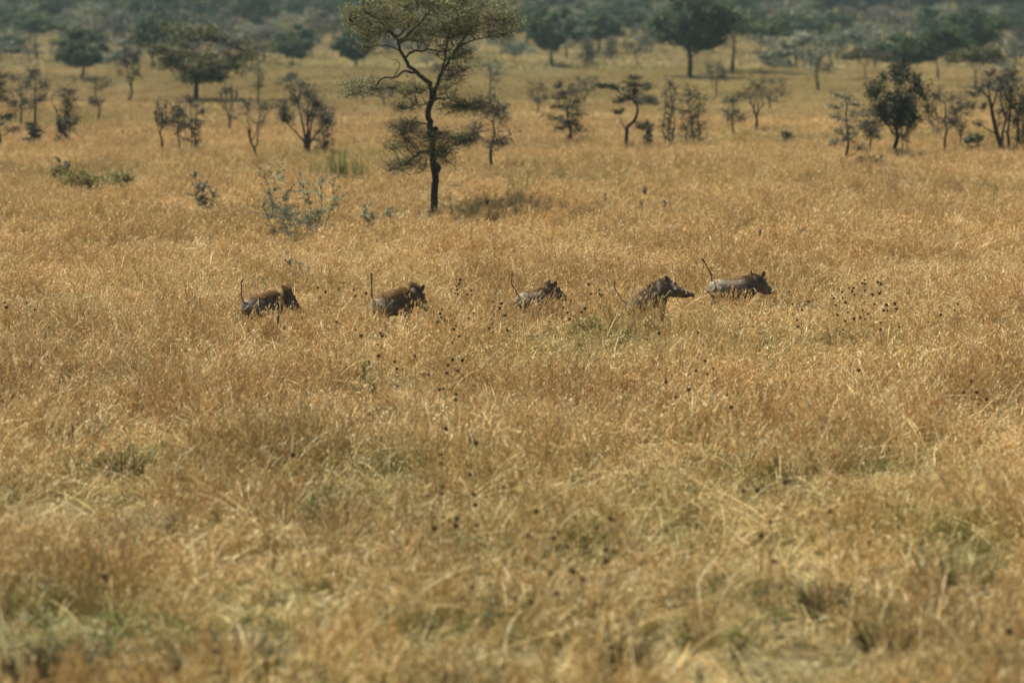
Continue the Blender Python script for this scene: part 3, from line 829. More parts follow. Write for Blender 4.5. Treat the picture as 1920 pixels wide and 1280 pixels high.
# far woodland: individual trees from a few modelled ones
FAR_KINDS = [('umbrella_tree', 'umbrella', 7.0, 9.5, 'green', 1.7), ('umbrella_tree', 'umbrella', 8.0, 8.0, 'green', 1.6), ('round_tree', 'round', 7.5, 8.0, 'green', 1.5),
             ('round_tree', 'round', 6.5, 7.0, 'green', 1.4), ('umbrella_tree', 'umbrella', 6.5, 10.0, 'olive', 1.5), ('round_tree', 'round', 8.5, 9.5, 'green', 1.6),
             ('thorn_tree', 'sparse', 6.0, 5.0, 'grey', 1.3), ('thorn_tree', 'bare', 5.5, 5.0, 'dull', 2.0), ('thorn_tree', 'column', 5.5, 3.5, 'dull', 1.2), ('shrub', 'bush', 3.0, 5.0, 'grey', 1.2)]
protos = []
for k, (nm, st, H, W, tone, dn) in enumerate(FAR_KINDS):
    wood, crown = gen_tree(st, H, W, 900 + k, dn * 1.3, .24)
    protos.append((nm, wood.mesh('trunk', M['bark']), crown.mesh('crown', M[LEAFMAT[tone]]), tone, H, W))
rf = np.random.default_rng(41)
far = []
def far_tree(px, py, kind, s):
    py = min(py, 300)
    nm, tm, cm, tone, H, W = protos[kind]
    root = bpy.data.objects.new(nm, None); COL.objects.link(root)
    for part, me in (('trunk', tm), ('crown', cm)):
        o = bpy.data.objects.new(part, me); COL.objects.link(o); o.parent = root
    x, y, z = at(px, py)
    root.location = (x, y, z - .1); root.rotation_euler = (0, 0, rf.uniform(0, 6.28)); root.scale = (s * rf.uniform(.9, 1.1), s * rf.uniform(.9, 1.1), s * rf.uniform(.9, 1.1))
    far.append((root, px, py, nm, tone))
taken = [(px, py) for px, py in tree_rows if py < 200]
for row, (py0, step, wts) in enumerate([(-8, 48, 'T'), (2, 42, 'T'), (12, 42, 'T'), (22, 44, 'T'), (33, 46, 'T'), (45, 54, 'T'), (57, 56, 'M'), (67, 56, 'M'), (83, 54, 'M'), (99, 66, 'M'), (114, 100, 'S'), (135, 150, 'S'), (165, 190, 'S'), (205, 260, 'S')]):
    px = rf.uniform(-60, 0)
    while px < 1980:
        py = py0 + rf.uniform(-9, 9)
        if wts == 'S' and any(abs(px - a) < 48 and abs(py - b) < 75 for a, b in tree_rows): pass
        elif not any(abs(px - a) < 34 and abs(py - b) < 14 for a, b in taken):
            if wts == 'T': k = int(rf.choice([0, 1, 2, 3, 4, 5, 6, 7, 9], p=[.19, .14, .17, .10, .12, .12, .08, .04, .04])); s = rf.uniform(.95, 1.35)
            elif wts == 'M': k = int(rf.choice([0, 2, 3, 4, 6, 7, 8, 9], p=[.10, .11, .10, .07, .26, .20, .04, .12])); s = rf.uniform(.7, 1.1)
            else: k = int(rf.choice([6, 7, 9], p=[.45, .4, .15])); s = rf.uniform(.35, .6)
            if k < 6 and py > 75: s *= .8
            far_tree(px, py, k, s)
        px += step * rf.uniform(.6, 1.4)
for py0 in (62, 74, 86, 98, 112, 126):
    for side in ((-30, 620), (1400, 1950), (960, 1240)):
        px = side[0] + rf.uniform(0, 60)
        while px < side[1]:
            py = py0 + rf.uniform(-6, 6)
            if not any(abs(px - a) < 16 and abs(py - b) < 8 for a, b in tree_rows): far_tree(px, py, int(rf.choice([6, 7, 9, 2, 8], p=[.34, .26, .16, .12, .12])), rf.uniform(.45, .85))
            px += rf.uniform(45, 110) * (1.3 if side[0] == 960 else 1)
ORD = ['first', 'second', 'third', 'fourth', 'fifth', 'sixth', 'seventh', 'eighth', 'ninth', 'tenth', 'eleventh', 'twelfth', 'thirteenth', 'fourteenth', 'fifteenth',
       'sixteenth', 'seventeenth', 'eighteenth', 'nineteenth', 'twentieth'] + ['%dth' % k for k in range(21, 90)]
SHAPE = {'umbrella_tree': 'flat topped tree', 'round_tree': 'round crowned tree', 'thorn_tree': 'thin thorn tree', 'shrub': 'low shrub'}
TONE = {'green': 'dark green', 'olive': 'olive', 'grey': 'pale grey', 'dull': 'greyish brown'}
def region(px, py):
    c = ('left of spreading tree' if px < 280 else 'behind spreading tree' if px < 470 else 'left of main acacia' if px < 640
         else 'behind main acacia' if px < 970 else 'right of main acacia' if px < 1215 else 'behind great umbrella tree' if px < 1470
         else 'behind blackest tree' if px < 1750 else 'at upper right')
    b = 'top row' if py < 34 else 'woodland edge' if py < 100 else 'open slope'
    return c, b
byreg = {}
for f in far: byreg.setdefault((region(f[1], f[2]), f[3], f[4]), []).append(f)
for (rg, nm, tone), fs in byreg.items():
    fs.sort(key=lambda f: f[1])
    for i, f in enumerate(fs):
        which = '' if len(fs) == 1 else (', %s from left' % ORD[i])
        lab = 'hazy %s %s%s, %s %s' % (TONE[tone], SHAPE[nm], which, rg[1], rg[0])
        tag(f[0], lab, 'bush' if nm == 'shrub' else 'tree', 'trees of the hazy far woodland')
        # trees of the far slope

# ------------------------------------------------------------------ the main acacia
def main_acacia():
    r = np.random.default_rng(77); wood, crown = MB(), MB()
    bx, by, bz = foot(813, 396)
    def Q(zx, zy, dy=0.0):                # traced outline point of the limb -> its own place in space
        p = at_depth(600 + zx / 3.048, zy / 3.048, by + dy)
        return Vector((p.x - bx, p.y - by, p.z - bz))
    def limb(tr, r0, r1, dy0=0.0, dy1=0.0, sides=7):
        n = len(tr); pts = []
        for i, (a, b) in enumerate(tr):
            pts.append(Q(a, b, dy0 + (dy1 - dy0) * i / (n - 1)))
        # refine with a smooth spline
        fine = []
        for i in range(n - 1):
            p0 = pts[max(i - 1, 0)]; p1, p2 = pts[i], pts[i + 1]; p3 = pts[min(i + 2, n - 1)]
            for k in range(3):
                t = k / 3
                fine.append(0.5 * ((2 * p1) + (p2 - p0) * t + (2 * p0 - 5 * p1 + 4 * p2 - p3) * t * t + (3 * p1 - p0 - 3 * p2 + p3) * t ** 3))
        fine.append(pts[-1])
        fine = [p + Vector(r.normal(0, .015, 3)) for p in fine]
        m = len(fine)
        wood.tube(fine, [r0 + (r1 - r0) * (i / (m - 1)) ** .8 for i in range(m)], sides, .5)
        return fine
    T = limb([(656, 1310), (655, 1225), (655, 1150), (657, 1060), (655, 975), (646, 880), (640, 780), (622, 700), (618, 640), (640, 575)], .125, .088, sides=10)
    wood.tube([Q(648, 800) + Vector((-.02, .0, 0)), Q(640, 760), Q(628, 735)], [.11, .15, .11], 8, .5)
    wood.tube([Q(658, 985) + Vector((.02, 0, 0)), Q(668, 960), Q(660, 935)], [.11, .145, .10], 8, .5)
    L1 = limb([(640, 575), (636, 520), (620, 465), (575, 435), (535, 400), (500, 360), (475, 320), (455, 280), (440, 225), (405, 185), (340, 120), (250, 60)], .088, .028, 0, -.8)
    limbs = [(L1[12:], .03)]
    def sub(tr, r0, r1, d0, d1): f = limb(tr, r0, r1, d0, d1, 6); limbs.append((f[2:], r1)); return f
    sub([(490, 340), (510, 305), (560, 290), (640, 283), (700, 300), (760, 270)], .05, .02, -.2, .9)
    sub([(545, 415), (480, 408), (440, 440), (350, 452), (310, 505), (220, 520), (150, 560)], .045, .015, -.1, -1.0)
    sub([(425, 445), (445, 400), (450, 350), (400, 340)], .02, .008, -.5, -.7)
    sub([(648, 560), (672, 490), (700, 410), (740, 345), (790, 270), (840, 200), (900, 150), (1000, 130), (1120, 60)], .07, .02, 0, .8)
    sub([(760, 310), (850, 240), (960, 215), (1090, 200)], .035, .012, .3, -.9)
    sub([(652, 575), (735, 560), (800, 595), (880, 620), (950, 615)], .045, .015, 0, 1.1)
    sub([(640, 600), (580, 600), (500, 610), (430, 640)], .025, .01, 0, -.6)
    sub([(625, 720), (560, 695), (490, 730), (410, 820)], .03, .01, 0, .8)
    sub([(650, 870), (590, 865), (540, 900), (470, 950), (390, 975)], .035, .012, 0, -1.0)
    sub([(650, 760), (720, 775), (800, 790), (900, 800)], .03, .01, 0, .7)
    sub([(655, 860), (700, 880), (735, 940)], .022, .01, 0, -.5)
    sub([(640, 800), (570, 790), (470, 800)], .022, .01, 0, -1.2)
    sub([(610, 900), (600, 960), (570, 985)], .02, .01, -.4, -.6)
    sub([(450, 250), (520, 180), (600, 100), (640, 20), (700, -80)], .05, .018, -.4, .9)
    sub([(430, 205), (470, 190), (520, 120), (560, 30), (520, -80)], .045, .015, -.5, -1.4)
    sub([(700, 410), (720, 300), (740, 180), (800, 60), (840, -60)], .04, .015, .1, -1.1)
    sub([(405, 185), (300, 180), (200, 150), (130, 120)], .035, .012, -.6, .5)
    sub([(430, 220), (350, 60), (330, -60)], .035, .012, -.6, .9)
    sub([(840, 200), (880, 60), (960, -60)], .03, .012, .4, 1.4)
    sub([(460, 290), (380, 260), (280, 270), (230, 290)], .025, .01, -.4, -1.2)
    # foliage pads: (zoom x, zoom y, depth, radius m, thickness m, n)
    pads = []
    for cx, cy, rx, ry, n, dd, dens in [(600, 60, 460, 95, 95, 2.4, 1), (330, 110, 200, 70, 30, 1.8, 1), (900, 160, 220, 65, 34, 1.8, 1), (1040, 100, 110, 60, 14, 1.2, .8), (560, -50, 380, 60, 34, 1.6, .8), (640, 5, 440, 35, 34, 1.4, .9), (600, 190, 280, 45, 26, 1.6, .9), (330, 250, 110, 50, 11, 1.2, .7),
                                  (720, 290, 130, 55, 12, 1.2, .6), (250, 500, 130, 50, 17, 1.0, .9), (480, 500, 100, 40, 10, .9, .7), (500, 610, 80, 25, 6, .8, .7), (740, 470, 90, 80, 10, 1.0, .5), (850, 600, 110, 35, 13, 1.0, .9), (720, 620, 60, 40, 6, .8, .6),
                                  (520, 740, 110, 50, 14, 1.0, 1), (450, 820, 80, 35, 7, .9, .8), (680, 800, 80, 60, 12, 1.0, .9), (830, 800, 90, 30, 11, .9, .9), (480, 950, 110, 38, 12, 1.0, .9), (700, 900, 60, 40, 7, .8, .7), (590, 860, 50, 40, 6, .8, .8), (820, 350, 50, 40, 4, .8, .5), (780, 400, 60, 40, 6, .8, .5)]:
        for k in range(n):
            a = r.uniform(0, 6.283); q = math.sqrt(r.random())
            zx = cx + rx * q * math.cos(a); zy = cy + ry * q * math.sin(a)
            dy = dd * r.uniform(-1, 1) * math.sqrt(max(0, 1 - (q * .8) ** 2))
            pads.append((Q(zx, zy, dy), dens))
    nodes = [p for f, _ in limbs for p in f]
    A = np.array([tuple(p) for p in nodes])
    for c, dens in pads:
        d = np.linalg.norm(A - np.array(tuple(c)), axis=1) + (A[:, 2] > c.z) * .25
        s = nodes[int(np.argmin(d))]
        e = s.lerp(c, .75)
        if (c - s).length > .35:
            wood.tube(wob(s, e, 4, .07, r), [.018, .015, .012, .010, .007], 4, .5, cap=False)
            if (c - s).length > .9: A = np.vstack([A, tuple(e)]); nodes.append(e)
        pad(wood, crown, r, e, c, .47, .26, int(138 * dens), .044, 9, tw=.007, flat=.2)
    root = bpy.data.objects.new('acacia_tree', None); COL.objects.link(root); root.location = (bx, by, bz)
    link('trunk', wood.mesh('trunk', M['bark'], True), root)
    link('crown', crown.mesh('crown', M['acacia_leaf']), root)
    tag(root, 'tall main acacia with dark bent trunk and feathery pale olive crown', 'tree')
    # weaver nests
    def nest(name, zx, zy, dy, rr, lab):
        mb = MB(); c = Q(zx, zy, dy)
        rn = np.random.default_rng(int(zx))
        pts = [Vector((0, 0, rr * z)) for z in (1.25, 1.0, .7, .2, -.3, -.7, -.95)]
        mb.tube(pts, [rr * k for k in (.08, .25, .75, 1.05, 1.0, .7, .3)], 10, .4)
        P = rn.normal(size=(220, 3)); P /= np.linalg.norm(P, axis=1)[:, None]; P *= rr * np.array([1.05, 1.05, .95])
        mb.leaves(P, rr * .55, rr * .05, rn)
        mb.tube([(0, 0, rr * 1.2), (0.01, 0, rr * 2.2)], [.008, .006], 4, .4)
        o = link(name, mb.mesh(name, M['nest'], False)); o.location = Vector((bx, by, bz)) + c
        tag(o, lab, 'nest')
    nest('bird_nest', 190, 102, -.3, .155, 'large dark round bird nest hanging at the left end of the acacia crown')
    nest('bird_nest', 236, 48, .2, .10, 'smaller dark bird nest above right of the large one in the acacia crown')
    nest('bird_nest', 662, 738, -.05, .075, 'small dark clump nest against the right side of the acacia trunk')
main_acacia()

# ------------------------------------------------------------------ warthogs
def ring_loft(mb, rings, sides=16):
    """rings: list of (centre, axis_u, axis_v) ellipses"""
    V = []
    for c, u, v in rings:
        for k in range(sides):
            t = 2 * math.pi * k / sides
            V.append(tuple(Vector(c) + Vector(u) * math.cos(t) + Vector(v) * math.sin(t)))
    n = len(rings); q = []
    for i in range(n - 1):
        for k in range(sides):
            k2 = (k + 1) % sides
            q.append((i * sides + k, i * sides + k2, (i + 1) * sides + k2, (i + 1) * sides + k))
    V.append(tuple(rings[0][0])); V.append(tuple(rings[-1][0])); tr = []
    for k in range(sides):
        k2 = (k + 1) % sides
        tr.append((n * sides, k2, k)); tr.append((n * sides + 1, (n - 1) * sides + k, (n - 1) * sides + k2))
    mb.add(V, q, tr)

def warthog(px, py, scale, yaw, headpitch, headyaw, bodypitch, phase, tail, label, seed, maneup=1.0, lift=0.0, necklift=0.0, dust=.5):
    """stands at the photo px of its feet centre; x forward, z up, 1.3 m long before scaling"""
    r = np.random.default_rng(seed)
    mb = MB()
    BP = Matrix.Translation((-.3, 0, .5)) @ Matrix.Rotation(-bodypitch, 4, 'Y') @ Matrix.Translation((.3, 0, -.5))
    neck = Vector((.36, 0, .585))
    HM = BP @ Matrix.Translation(neck + Vector((0, 0, necklift))) @ Matrix.Rotation(headyaw, 4, 'Z') @ Matrix.Rotation(headpitch, 4, 'Y') @ Matrix.Translation(-neck)
    torso = [(-.475, .56, .05, .06), (-.455, .555, .11, .12), (-.40, .545, .150, .165), (-.30, .54, .168, .185), (-.15, .525, .170, .19), (0, .52, .175, .20),
             (.14, .53, .172, .215), (.26, .55, .155, .22), (.34, .57, .138, .20)]
    rings = [(BP @ Vector((x, 0, z)), BP.to_3x3() @ Vector((0, a, 0)), BP.to_3x3() @ Vector((0, 0, b))) for x, z, a, b in torso]
    head = [(.42, .595, .125, .175), (.50, .60, .118, .150), (.57, .595, .110, .130), (.63, .575, .112, .115), (.70, .545, .105, .092), (.77, .512, .082, .072), (.84, .482, .068, .058),
            (.90, .458, .066, .052), (.935, .445, .070, .055), (.95, .440, .060, .048)]
    H3 = HM.to_3x3()
    rings += [(HM @ Vector((x, 0, z)), H3 @ Vector((0, a, 0)), H3 @ Vector((-.15 * b, 0, b))) for x, z, a, b in head]
    ring_loft(mb, rings, 20)
    B = lambda x, y, z: BP @ Vector((x, y, z))
    Hh = lambda x, y, z: HM @ Vector((x, y, z))
    # haunch and shoulder masses
    for s in (-1, 1):
        mb.tube([B(-.43, s * .07, .58), B(-.36, s * .085, .52), B(-.30, s * .09, .44), B(-.27, s * .085, .36)], [.09, .125, .11, .07], 12)
        mb.tube([B(.24, s * .08, .64), B(.25, s * .095, .54), B(.25, s * .09, .44), B(.24, s * .085, .36)], [.06, .10, .085, .055], 12)
    # legs: ph gives fore-aft swing of each
    for i, (hx, s) in enumerate([(.24, 1), (.24, -1), (-.30, 1), (-.30, -1)]):
        sw = math.sin(phase + (0 if i in (0, 3) else math.pi))
        up = max(0, math.cos(phase + (0 if i in (0, 3) else math.pi))) * .09 + lift * (1 if i < 2 else .2)
        y = s * .085
        t = B(hx, y, .40)
        if i < 2:
            knee = Vector((t.x + .06 * sw + .02, y, .225 + up * .8)); ft = Vector((t.x + .17 * sw, y, .055 + up)); toe = ft + Vector((.03, 0, -.05))
            mb.tube([t, t.lerp(knee, .5), knee, knee.lerp(ft, .5), ft, toe], [.06, .045, .033, .023, .023, .03], 10)
        else:
            st = B(-.27, y, .36); hock = Vector((st.x - .11 + .10 * sw, y, .215 + up * .7)); ft = Vector((hock.x + .03 + .08 * sw, y, .055 + up)); toe = ft + Vector((.03, 0, -.05))
            mb.tube([st, st.lerp(hock, .5), hock, hock.lerp(ft, .5), ft, toe], [.068, .048, .032, .023, .023, .03], 10)
    # face: warts, cheek pads, brow, nostril rim, jaw
    for s in (-1, 1):
        mb.tube([Hh(.62, s * .09, .56), Hh(.635, s * .145, .545), Hh(.64, s * .175, .54)], [.05, .035, .012], 8)
        mb.tube([Hh(.755, s * .07, .53), Hh(.76, s * .10, .545)], [.03, .016], 8)
        mb.tube([Hh(.60, s * .045, .675), Hh(.61, s * .06, .69), Hh(.63, s * .06, .68)], [.03, .032, .022], 8)
        mb.tube([Hh(.50, s * .07, .52), Hh(.60, s * .075, .49), Hh(.68, s * .06, .475)], [.07, .065, .04], 10)
        # ears: upright leaf shapes
        e0 = Hh(.50, s * .085, .69); e1 = Hh(.485, s * .125, .755); e2 = Hh(.47, s * .14, .80); e3 = Hh(.465, s * .148, .835)
        fw = H3 @ Vector((.3, -s * .95, .2)); fw.normalize(); ax = (e3 - e0).normalized(); sd = ax.cross(fw).normalized()
        ring_loft(mb, [(e0, sd * .022, fw * .018), (e1, sd * .044, fw * .016), (e2, sd * .042, fw * .014), (e3, sd * .026, fw * .012)], 10)
    mb.tube([Hh(.66, 0, .475), Hh(.76, 0, .448), Hh(.86, 0, .425)], [.06, .048, .035], 10)
    # tail
    tb = B(-.465, 0, .66)
    tp = [tb + Vector((.03, 0, -.02))] + [tb + Vector(p) for p in tail]
    mb.tube(tp, [.022] + [.017 - .0012 * k for k in range(len(tail))], 8)
    me0 = mb.mesh('tmp', None)
    o = bpy.data.objects.new('tmp', me0); COL.objects.link(o)
    md = o.modifiers.new('r', 'REMESH'); md.mode = 'VOXEL'; md.voxel_size = .011; md.use_smooth_shade = True
    sm = o.modifiers.new('s', 'SMOOTH'); sm.iterations = 3; sm.factor = .5
    dg = bpy.context.evaluated_depsgraph_get(); dg.update()
    me = bpy.data.meshes.new_from_object(o.evaluated_get(dg)); me.name = 'warthog_body'
    bpy.data.objects.remove(o)
    me.materials.clear(); me.materials.append(M['hog'])
    body = link('warthog', me)
    x, y, z = at(px, py)
    body.location = (x, y, z); body.rotation_euler = (0, 0, yaw); body.scale = (scale,) * 3
    body['dust'] = dust
    tag(body, label, 'warthog', 'warthogs running in file through the grass')
    # mane
    def strands(name, roots, dirs, L, w, mat, tints=None):
        b = MB(); n = len(roots); t = np.linspace(0, 1, 4)
        dirs = dirs / np.linalg.norm(dirs, axis=1)[:, None]
        LL = L * r.uniform(.6, 1.2, n)
        side = np.cross(dirs, r.normal(size=(n, 3))); side /= np.linalg.norm(side, axis=1)[:, None]
        P = roots[:, None, :] + dirs[:, None, :] * (LL[:, None] * t)[..., None]
        P[..., 2] -= (LL[:, None] * .35 * t ** 2); P[..., 0] -= (LL[:, None] * .25 * t ** 2)
        ww = (w * (1 - .8 * t))[None, :, None] * side[:, None, :]
        VV = np.stack([P - ww, P + ww], 2).reshape(-1, 3)
        k = (np.arange(n)[:, None] * 8 + np.arange(3)[None, :] * 2).ravel()
        b.add(VV, np.stack([k, k + 1, k + 3, k + 2], 1), None, np.repeat(np.clip(r.normal(.55, .2, n), 0, 1) if tints is None else tints, 8))
        return link(name, b.mesh(name, M[mat]), body)
    n = 1100; u = r.random(n) ** 1.5
    xs = .56 - u * .82
    top = np.interp(xs, [-.3, 0, .14, .26, .34, .42, .50, .57], [.715, .715, .74, .765, .765, .765, .745, .72])
    rt = np.stack([xs, r.normal(0, .028, n), top - .02], 1)
    M4 = [HM if a > .36 else BP for a in xs]
    rw = np.array([tuple(m @ Vector(p)) for m, p in zip(M4, rt)])
    dr = np.stack([-.5 + .35 * r.normal(size=n), rt[:, 1] * 14 + .3 * r.normal(size=n), .55 + .2 * r.random(n)], 1)
    dw = np.array([tuple(m.to_3x3() @ Vector(p)) for m, p in zip(M4, dr)])
    strands('mane', rw, dw, .15 * maneup, .0045, 'mane', np.clip(.25 + .6 * u + r.normal(0, .12, n), 0, 1))
    # dark neck and flank bristles
    n = 900 if dust > .8 else 2400; a = r.uniform(-.05, 3.19, n); xs = r.uniform(.2 if dust > .8 else -.05, .52, n)
    wa = np.interp(xs, [0, .14, .26, .34, .42, .5], [.175, .172, .155, .138, .125, .118]); hb = np.interp(xs, [0, .14, .26, .34, .42, .5], [.2, .215, .22, .2, .175, .15]); zc = np.interp(xs, [0, .14, .26, .34, .42, .5], [.52, .53, .55, .57, .595, .60])
    rt = np.stack([xs, wa * np.cos(a), zc + hb * np.sin(a)], 1)
    dr = np.stack([-.9 + 0 * a, .5 * np.cos(a), .5 * np.sin(a)], 1)
    M4 = [HM if q > .36 else BP for q in xs]
    rw = np.array([tuple(m @ Vector(p)) for m, p in zip(M4, rt)]); dw = np.array([tuple(m.to_3x3() @ Vector(p)) for m, p in zip(M4, dr)])
    strands('bristles', rw, dw, .075, .0022, 'dark_hair')
    # tail tuft
    t1 = tp[-1]; td = np.array(tuple((tp[-1] - tp[-2]).normalized()))
    n = 60
    rt = np.array(tuple(t1))[None] + td[None] * r.uniform(-.07, .005, n)[:, None] + r.normal(0, .004, (n, 3))
    strands('tail_tuft', rt, td[None] + r.normal(0, .28, (n, 3)), .085, .0035, 'dark_hair')
    for s in (-1, 1):
        b = MB(); b.tube([Hh(.80, s * .055, .465), Hh(.82, s * .10, .47), Hh(.825, s * .135, .50), Hh(.81, s * .145, .545)], [.016, .015, .011, .004], 8)
        link('tusk', b.mesh('tusk', M['tusk'], True), body)
        b = MB(); c = Hh(.615, s * .082, .665)
        b.tube([c + Vector((0, 0, -.012)), c + Vector((0, 0, -.006)), c + Vector((0, 0, .006)), c + Vector((0, 0, .012))], [.005, .012, .012, .005], 8)
        link('eye', b.mesh('eye', M['eye'], True), body)
    return body

TS = lambda *p: [Vector(q) for q in p]
warthog(497, 626, 1.02, R(30), R(24), R(-24), R(2), .9, TS((-.02, 0, .06), (-.03, 0, .15), (-.03, .0, .28), (-.03, 0, .40), (0, 0, .43)),
        'leftmost warthog in profile with orange brown mane, ear and snout raised clear of the grass', 1, 1.4, 0, .11, .4)
warthog(742, 626, 1.06, R(34), R(30), R(4), R(5), 2.2, TS((-.03, 0, .06), (-.05, 0, .15), (-.055, 0, .28), (-.05, 0, .42), (-.05, 0, .52)),
        'second warthog from the left with its tail straight up, head low behind the grass', 2, 1.4, 0, .10, .4)
warthog(1002, 611, 1.0, R(44), R(6), R(-16), 0, 4.0, TS((-.04, 0, .06), (-.10, .02, .16), (-.17, .04, .27), (-.155, .04, .36), (-.14, .04, .46)),
        'smallest greyish warthog in the middle of the file, half hidden by grass, tail bent', 3, .7, 0, .11, .9)
warthog(1220, 630, 1.08, R(-32), R(20), R(24), R(28), 5.2, TS((-.05, 0, .05), (-.13, 0, .12), (-.22, 0, .22), (-.27, 0, .33), (-.26, 0, .40)),
        'dark warthog second from the right holding its big head and snout high', 4, .8, .06, .0, .0)
warthog(1376, 598, 1.2, R(18), R(4), R(30), R(-1), 1.6, TS((.02, 0, .06), (.03, 0, .12), (-.02, 0, .22), (-.09, 0, .33), (-.13, 0, .41)),
        'rightmost warthog in the lead, pale dusty back, both ears showing, tail tuft curling', 5, .5, 0, .04, 1.0)

# ------------------------------------------------------------------ dry stalks with round seed heads
BALLS = [(667,618),(677,629),(713,624),(717,630),(708,646),(710,667),(692,678),(740,678),(744,691),(778,667),(827,595),(825,588),(821,603),(855,611),(851,617),(861,630),(854,636),(848,642),(848,674),(840,684),(867,675),
(804,702),(838,699),(858,695),(746,724),(824,730),(831,729),(855,739),(854,749),(878,597),(888,587),(917,615),(951,619),(924,565),(940,569),(937,577),(976,575),(947,591),(829,580),(863,524),(861,532),(856,536),(857,543),(853,550),(858,551),(884,544),(876,552),(884,553),
(1056,576),(1064,586),(1042,590),(1054,596),(1068,598),(1104,533),(1108,551),(1124,543),(1124,551),(1129,553),(1097,578),(1090,585),
(596,539),(600,558),(610,547),(663,543),(678,555),(686,550),(666,555),(631,603),
(1621,525),(1617,531),(1622,532),(1646,529),(1652,532),(1592,540),(1600,540),(1598,546),(1574,543),(1579,547),(1622,545),(1602,553),(1580,558),(1560,554),(1564,559),(1636,552),(1649,550),(1652,546),(1585,567),(1567,572),(1606,575),(1617,581),(1627,588),(1662,572),(1657,582),(1664,582),(1678,569),(1681,579),(1613,595),(1601,597),(1622,598),(1581,618),(1651,605),(1651,617),(1686,613),(1570,590),(1585,602),(1670,596),(1640,570),(1590,585),
(1515,565),(1504,581),(1480,547),(1486,570),(1495,600),(1496,612),(1790,581),(1764,590),(1796,570),
(1610,694),(1821,714),(1807,736),(1831,735),(1850,748),
(1236,692),(1248,710),(1249,716),(1291,730),(1267,744),(1305,695),(1322,676),(1326,701),(1363,740),(1318,647),(1236,624),(1125,617),(1309,623),(1371,763),(1337,690),(1213,636),
(9,567),(65,580),(50,567),(60,594),(92,614),(101,627),(12,576),
(892,830),(826,851),(827,868),(831,912),(829,925),(803,929),(881,889),(887,926),(891,946),(814,990),(854,984),(857,972),(893,984),(1006,958),(1080,969),(992,1003),(1038,1008),(1047,996),(1096,1028),(1118,990),(1135,1030),(1064,1023),(1073,1070),(1092,1085),(1033,1073),(1137,1051),(1044,1112),(966,1122),(996,1128),(885,1100),(836,803),(1144,972),(549,852),(195,1080),
(1472,903),(1420,918),(1394,920),(1556,958),(1445,978),(1427,1003),(1452,1052),(1630,1016),(1500,1126),(1465,1100),(1903,1147),(1893,1183)]
def burr_mesh(rad, seed):
    r = np.random.default_rng(seed); mb = MB()
    pts = [Vector((0, 0, rad * z)) for z in (-.85, -.5, 0, .5, .85)]
    mb.tube(pts, [rad * .45, rad * .82, rad * .95, rad * .82, rad * .4], 8, .5)
    P = r.normal(size=(90, 3)); P /= np.linalg.norm(P, axis=1)[:, None]
    mb.leaves(P * rad, rad * .55, rad * .16, r, None, 0, P)
    return mb.mesh('seed_head', M['burr'])
BURRS = [burr_mesh(.024, 60 + i) for i in range(4)]
used = set(); plants = []
order = sorted(range(len(BALLS)), key=lambda i: BALLS[i][1])
for i in order:
    if i in used: continue
    x, y = BALLS[i]; used.add(i)
    s = (y - 19) / CAM_H; g = [(x, y)]
    for j in order:
        if j in used: continue
        a, b = BALLS[j]
        if abs(a - x) < .11 * s * 1.0 and 0 <= b - y < .45 * s and len(g) < 4: used.add(j); g.append((a, b))
    plants.append(g)
rp = np.random.default_rng(12)
def cluster(x, y):
    if y > 790:
        return ('blurred foreground left of broad leaved plant' if x < 910 else 'blurred foreground right of broad leaved plant' if x < 1200 else 'blurred foreground at right')
    if x < 200: return 'grass at left edge'
    if x < 700 and y < 610: return 'gap between first two warthogs'
    if x < 900 and y < 575: return 'just right of second warthog'
    if x < 800: return 'grass below second warthog'
    if x < 905: return 'grass below right of second warthog'
    if x < 1000: return 'around rump of smallest warthog'
    if x < 1180 and y < 605: return 'between smallest and fourth warthog'
    if x < 1400: return 'greener grass below fourth warthog'
    if x < 1540: return 'grass below lead warthog'
    if x < 1605 and y < 640: return 'left half of patch beside lead warthog'
    if x < 1720 and y < 640: return 'right half of patch beside lead warthog'
    return 'grass toward right edge'
pl = {}
for g in plants:
    x0, y0 = g[0]
    h = rp.uniform(.78, .98)
    yb = 19 + (y0 - 19) * CAM_H / (CAM_H - h)
    gx, gy, gz = at(x0 + rp.uniform(-6, 6), yb)
    root = bpy.data.objects.new('seed_stalk', None); COL.objects.link(root); root.location = (gx, gy, gz)
    base = Vector((gx, gy, gz)); top = at_depth(x0, y0, gy) - base
    mb = MB(); mid = Vector((top.x * .35, rp.normal(0, .01), top.z * .5))
    mb.tube([(0, 0, -.03), mid * .5, mid, mid.lerp(top, .5), top], [.0045, .004, .004, .0035, .003], 5)
    heads_ = [top]
    for (a, b) in g[1:]:
        q = at_depth(a, b, gy + rp.uniform(-.05, .05)) - base
        t = max(.25, min(1, (q.z - .06) / top.z)); s_ = mid.lerp(top, (t - .5) * 2) if t > .5 else mid * (t * 2)
        if (q - s_).length > .02: mb.tube([s_, s_.lerp(q, .6) + Vector((0, 0, -.01)), q], [.004, .0035, .003], 4)
        heads_.append(q)
    P = np.array([tuple(mid * rp.uniform(.4, 1.5)) for _ in range(6)]); mb.leaves(P, .07, .012, rp)
    link('stem', mb.mesh('stem', M['stalk']), root)
    for q in heads_:
        o = link('seed_head', BURRS[int(rp.integers(0, 4))], root, q); k = rp.uniform(.75, 1.35) * (1.05 if y0 > 780 else 1)
        o.scale = (k, k, k * rp.uniform(.85, 1.1)); o.rotation_euler = (rp.uniform(-.3, .3), rp.uniform(-.3, .3), rp.uniform(0, 6))
    pl.setdefault((cluster(x0, y0), len(g)), []).append((x0, root))
NUMW = {1: 'one round seed head', 2: 'two seed heads', 3: 'three seed heads', 4: 'four seed heads'}
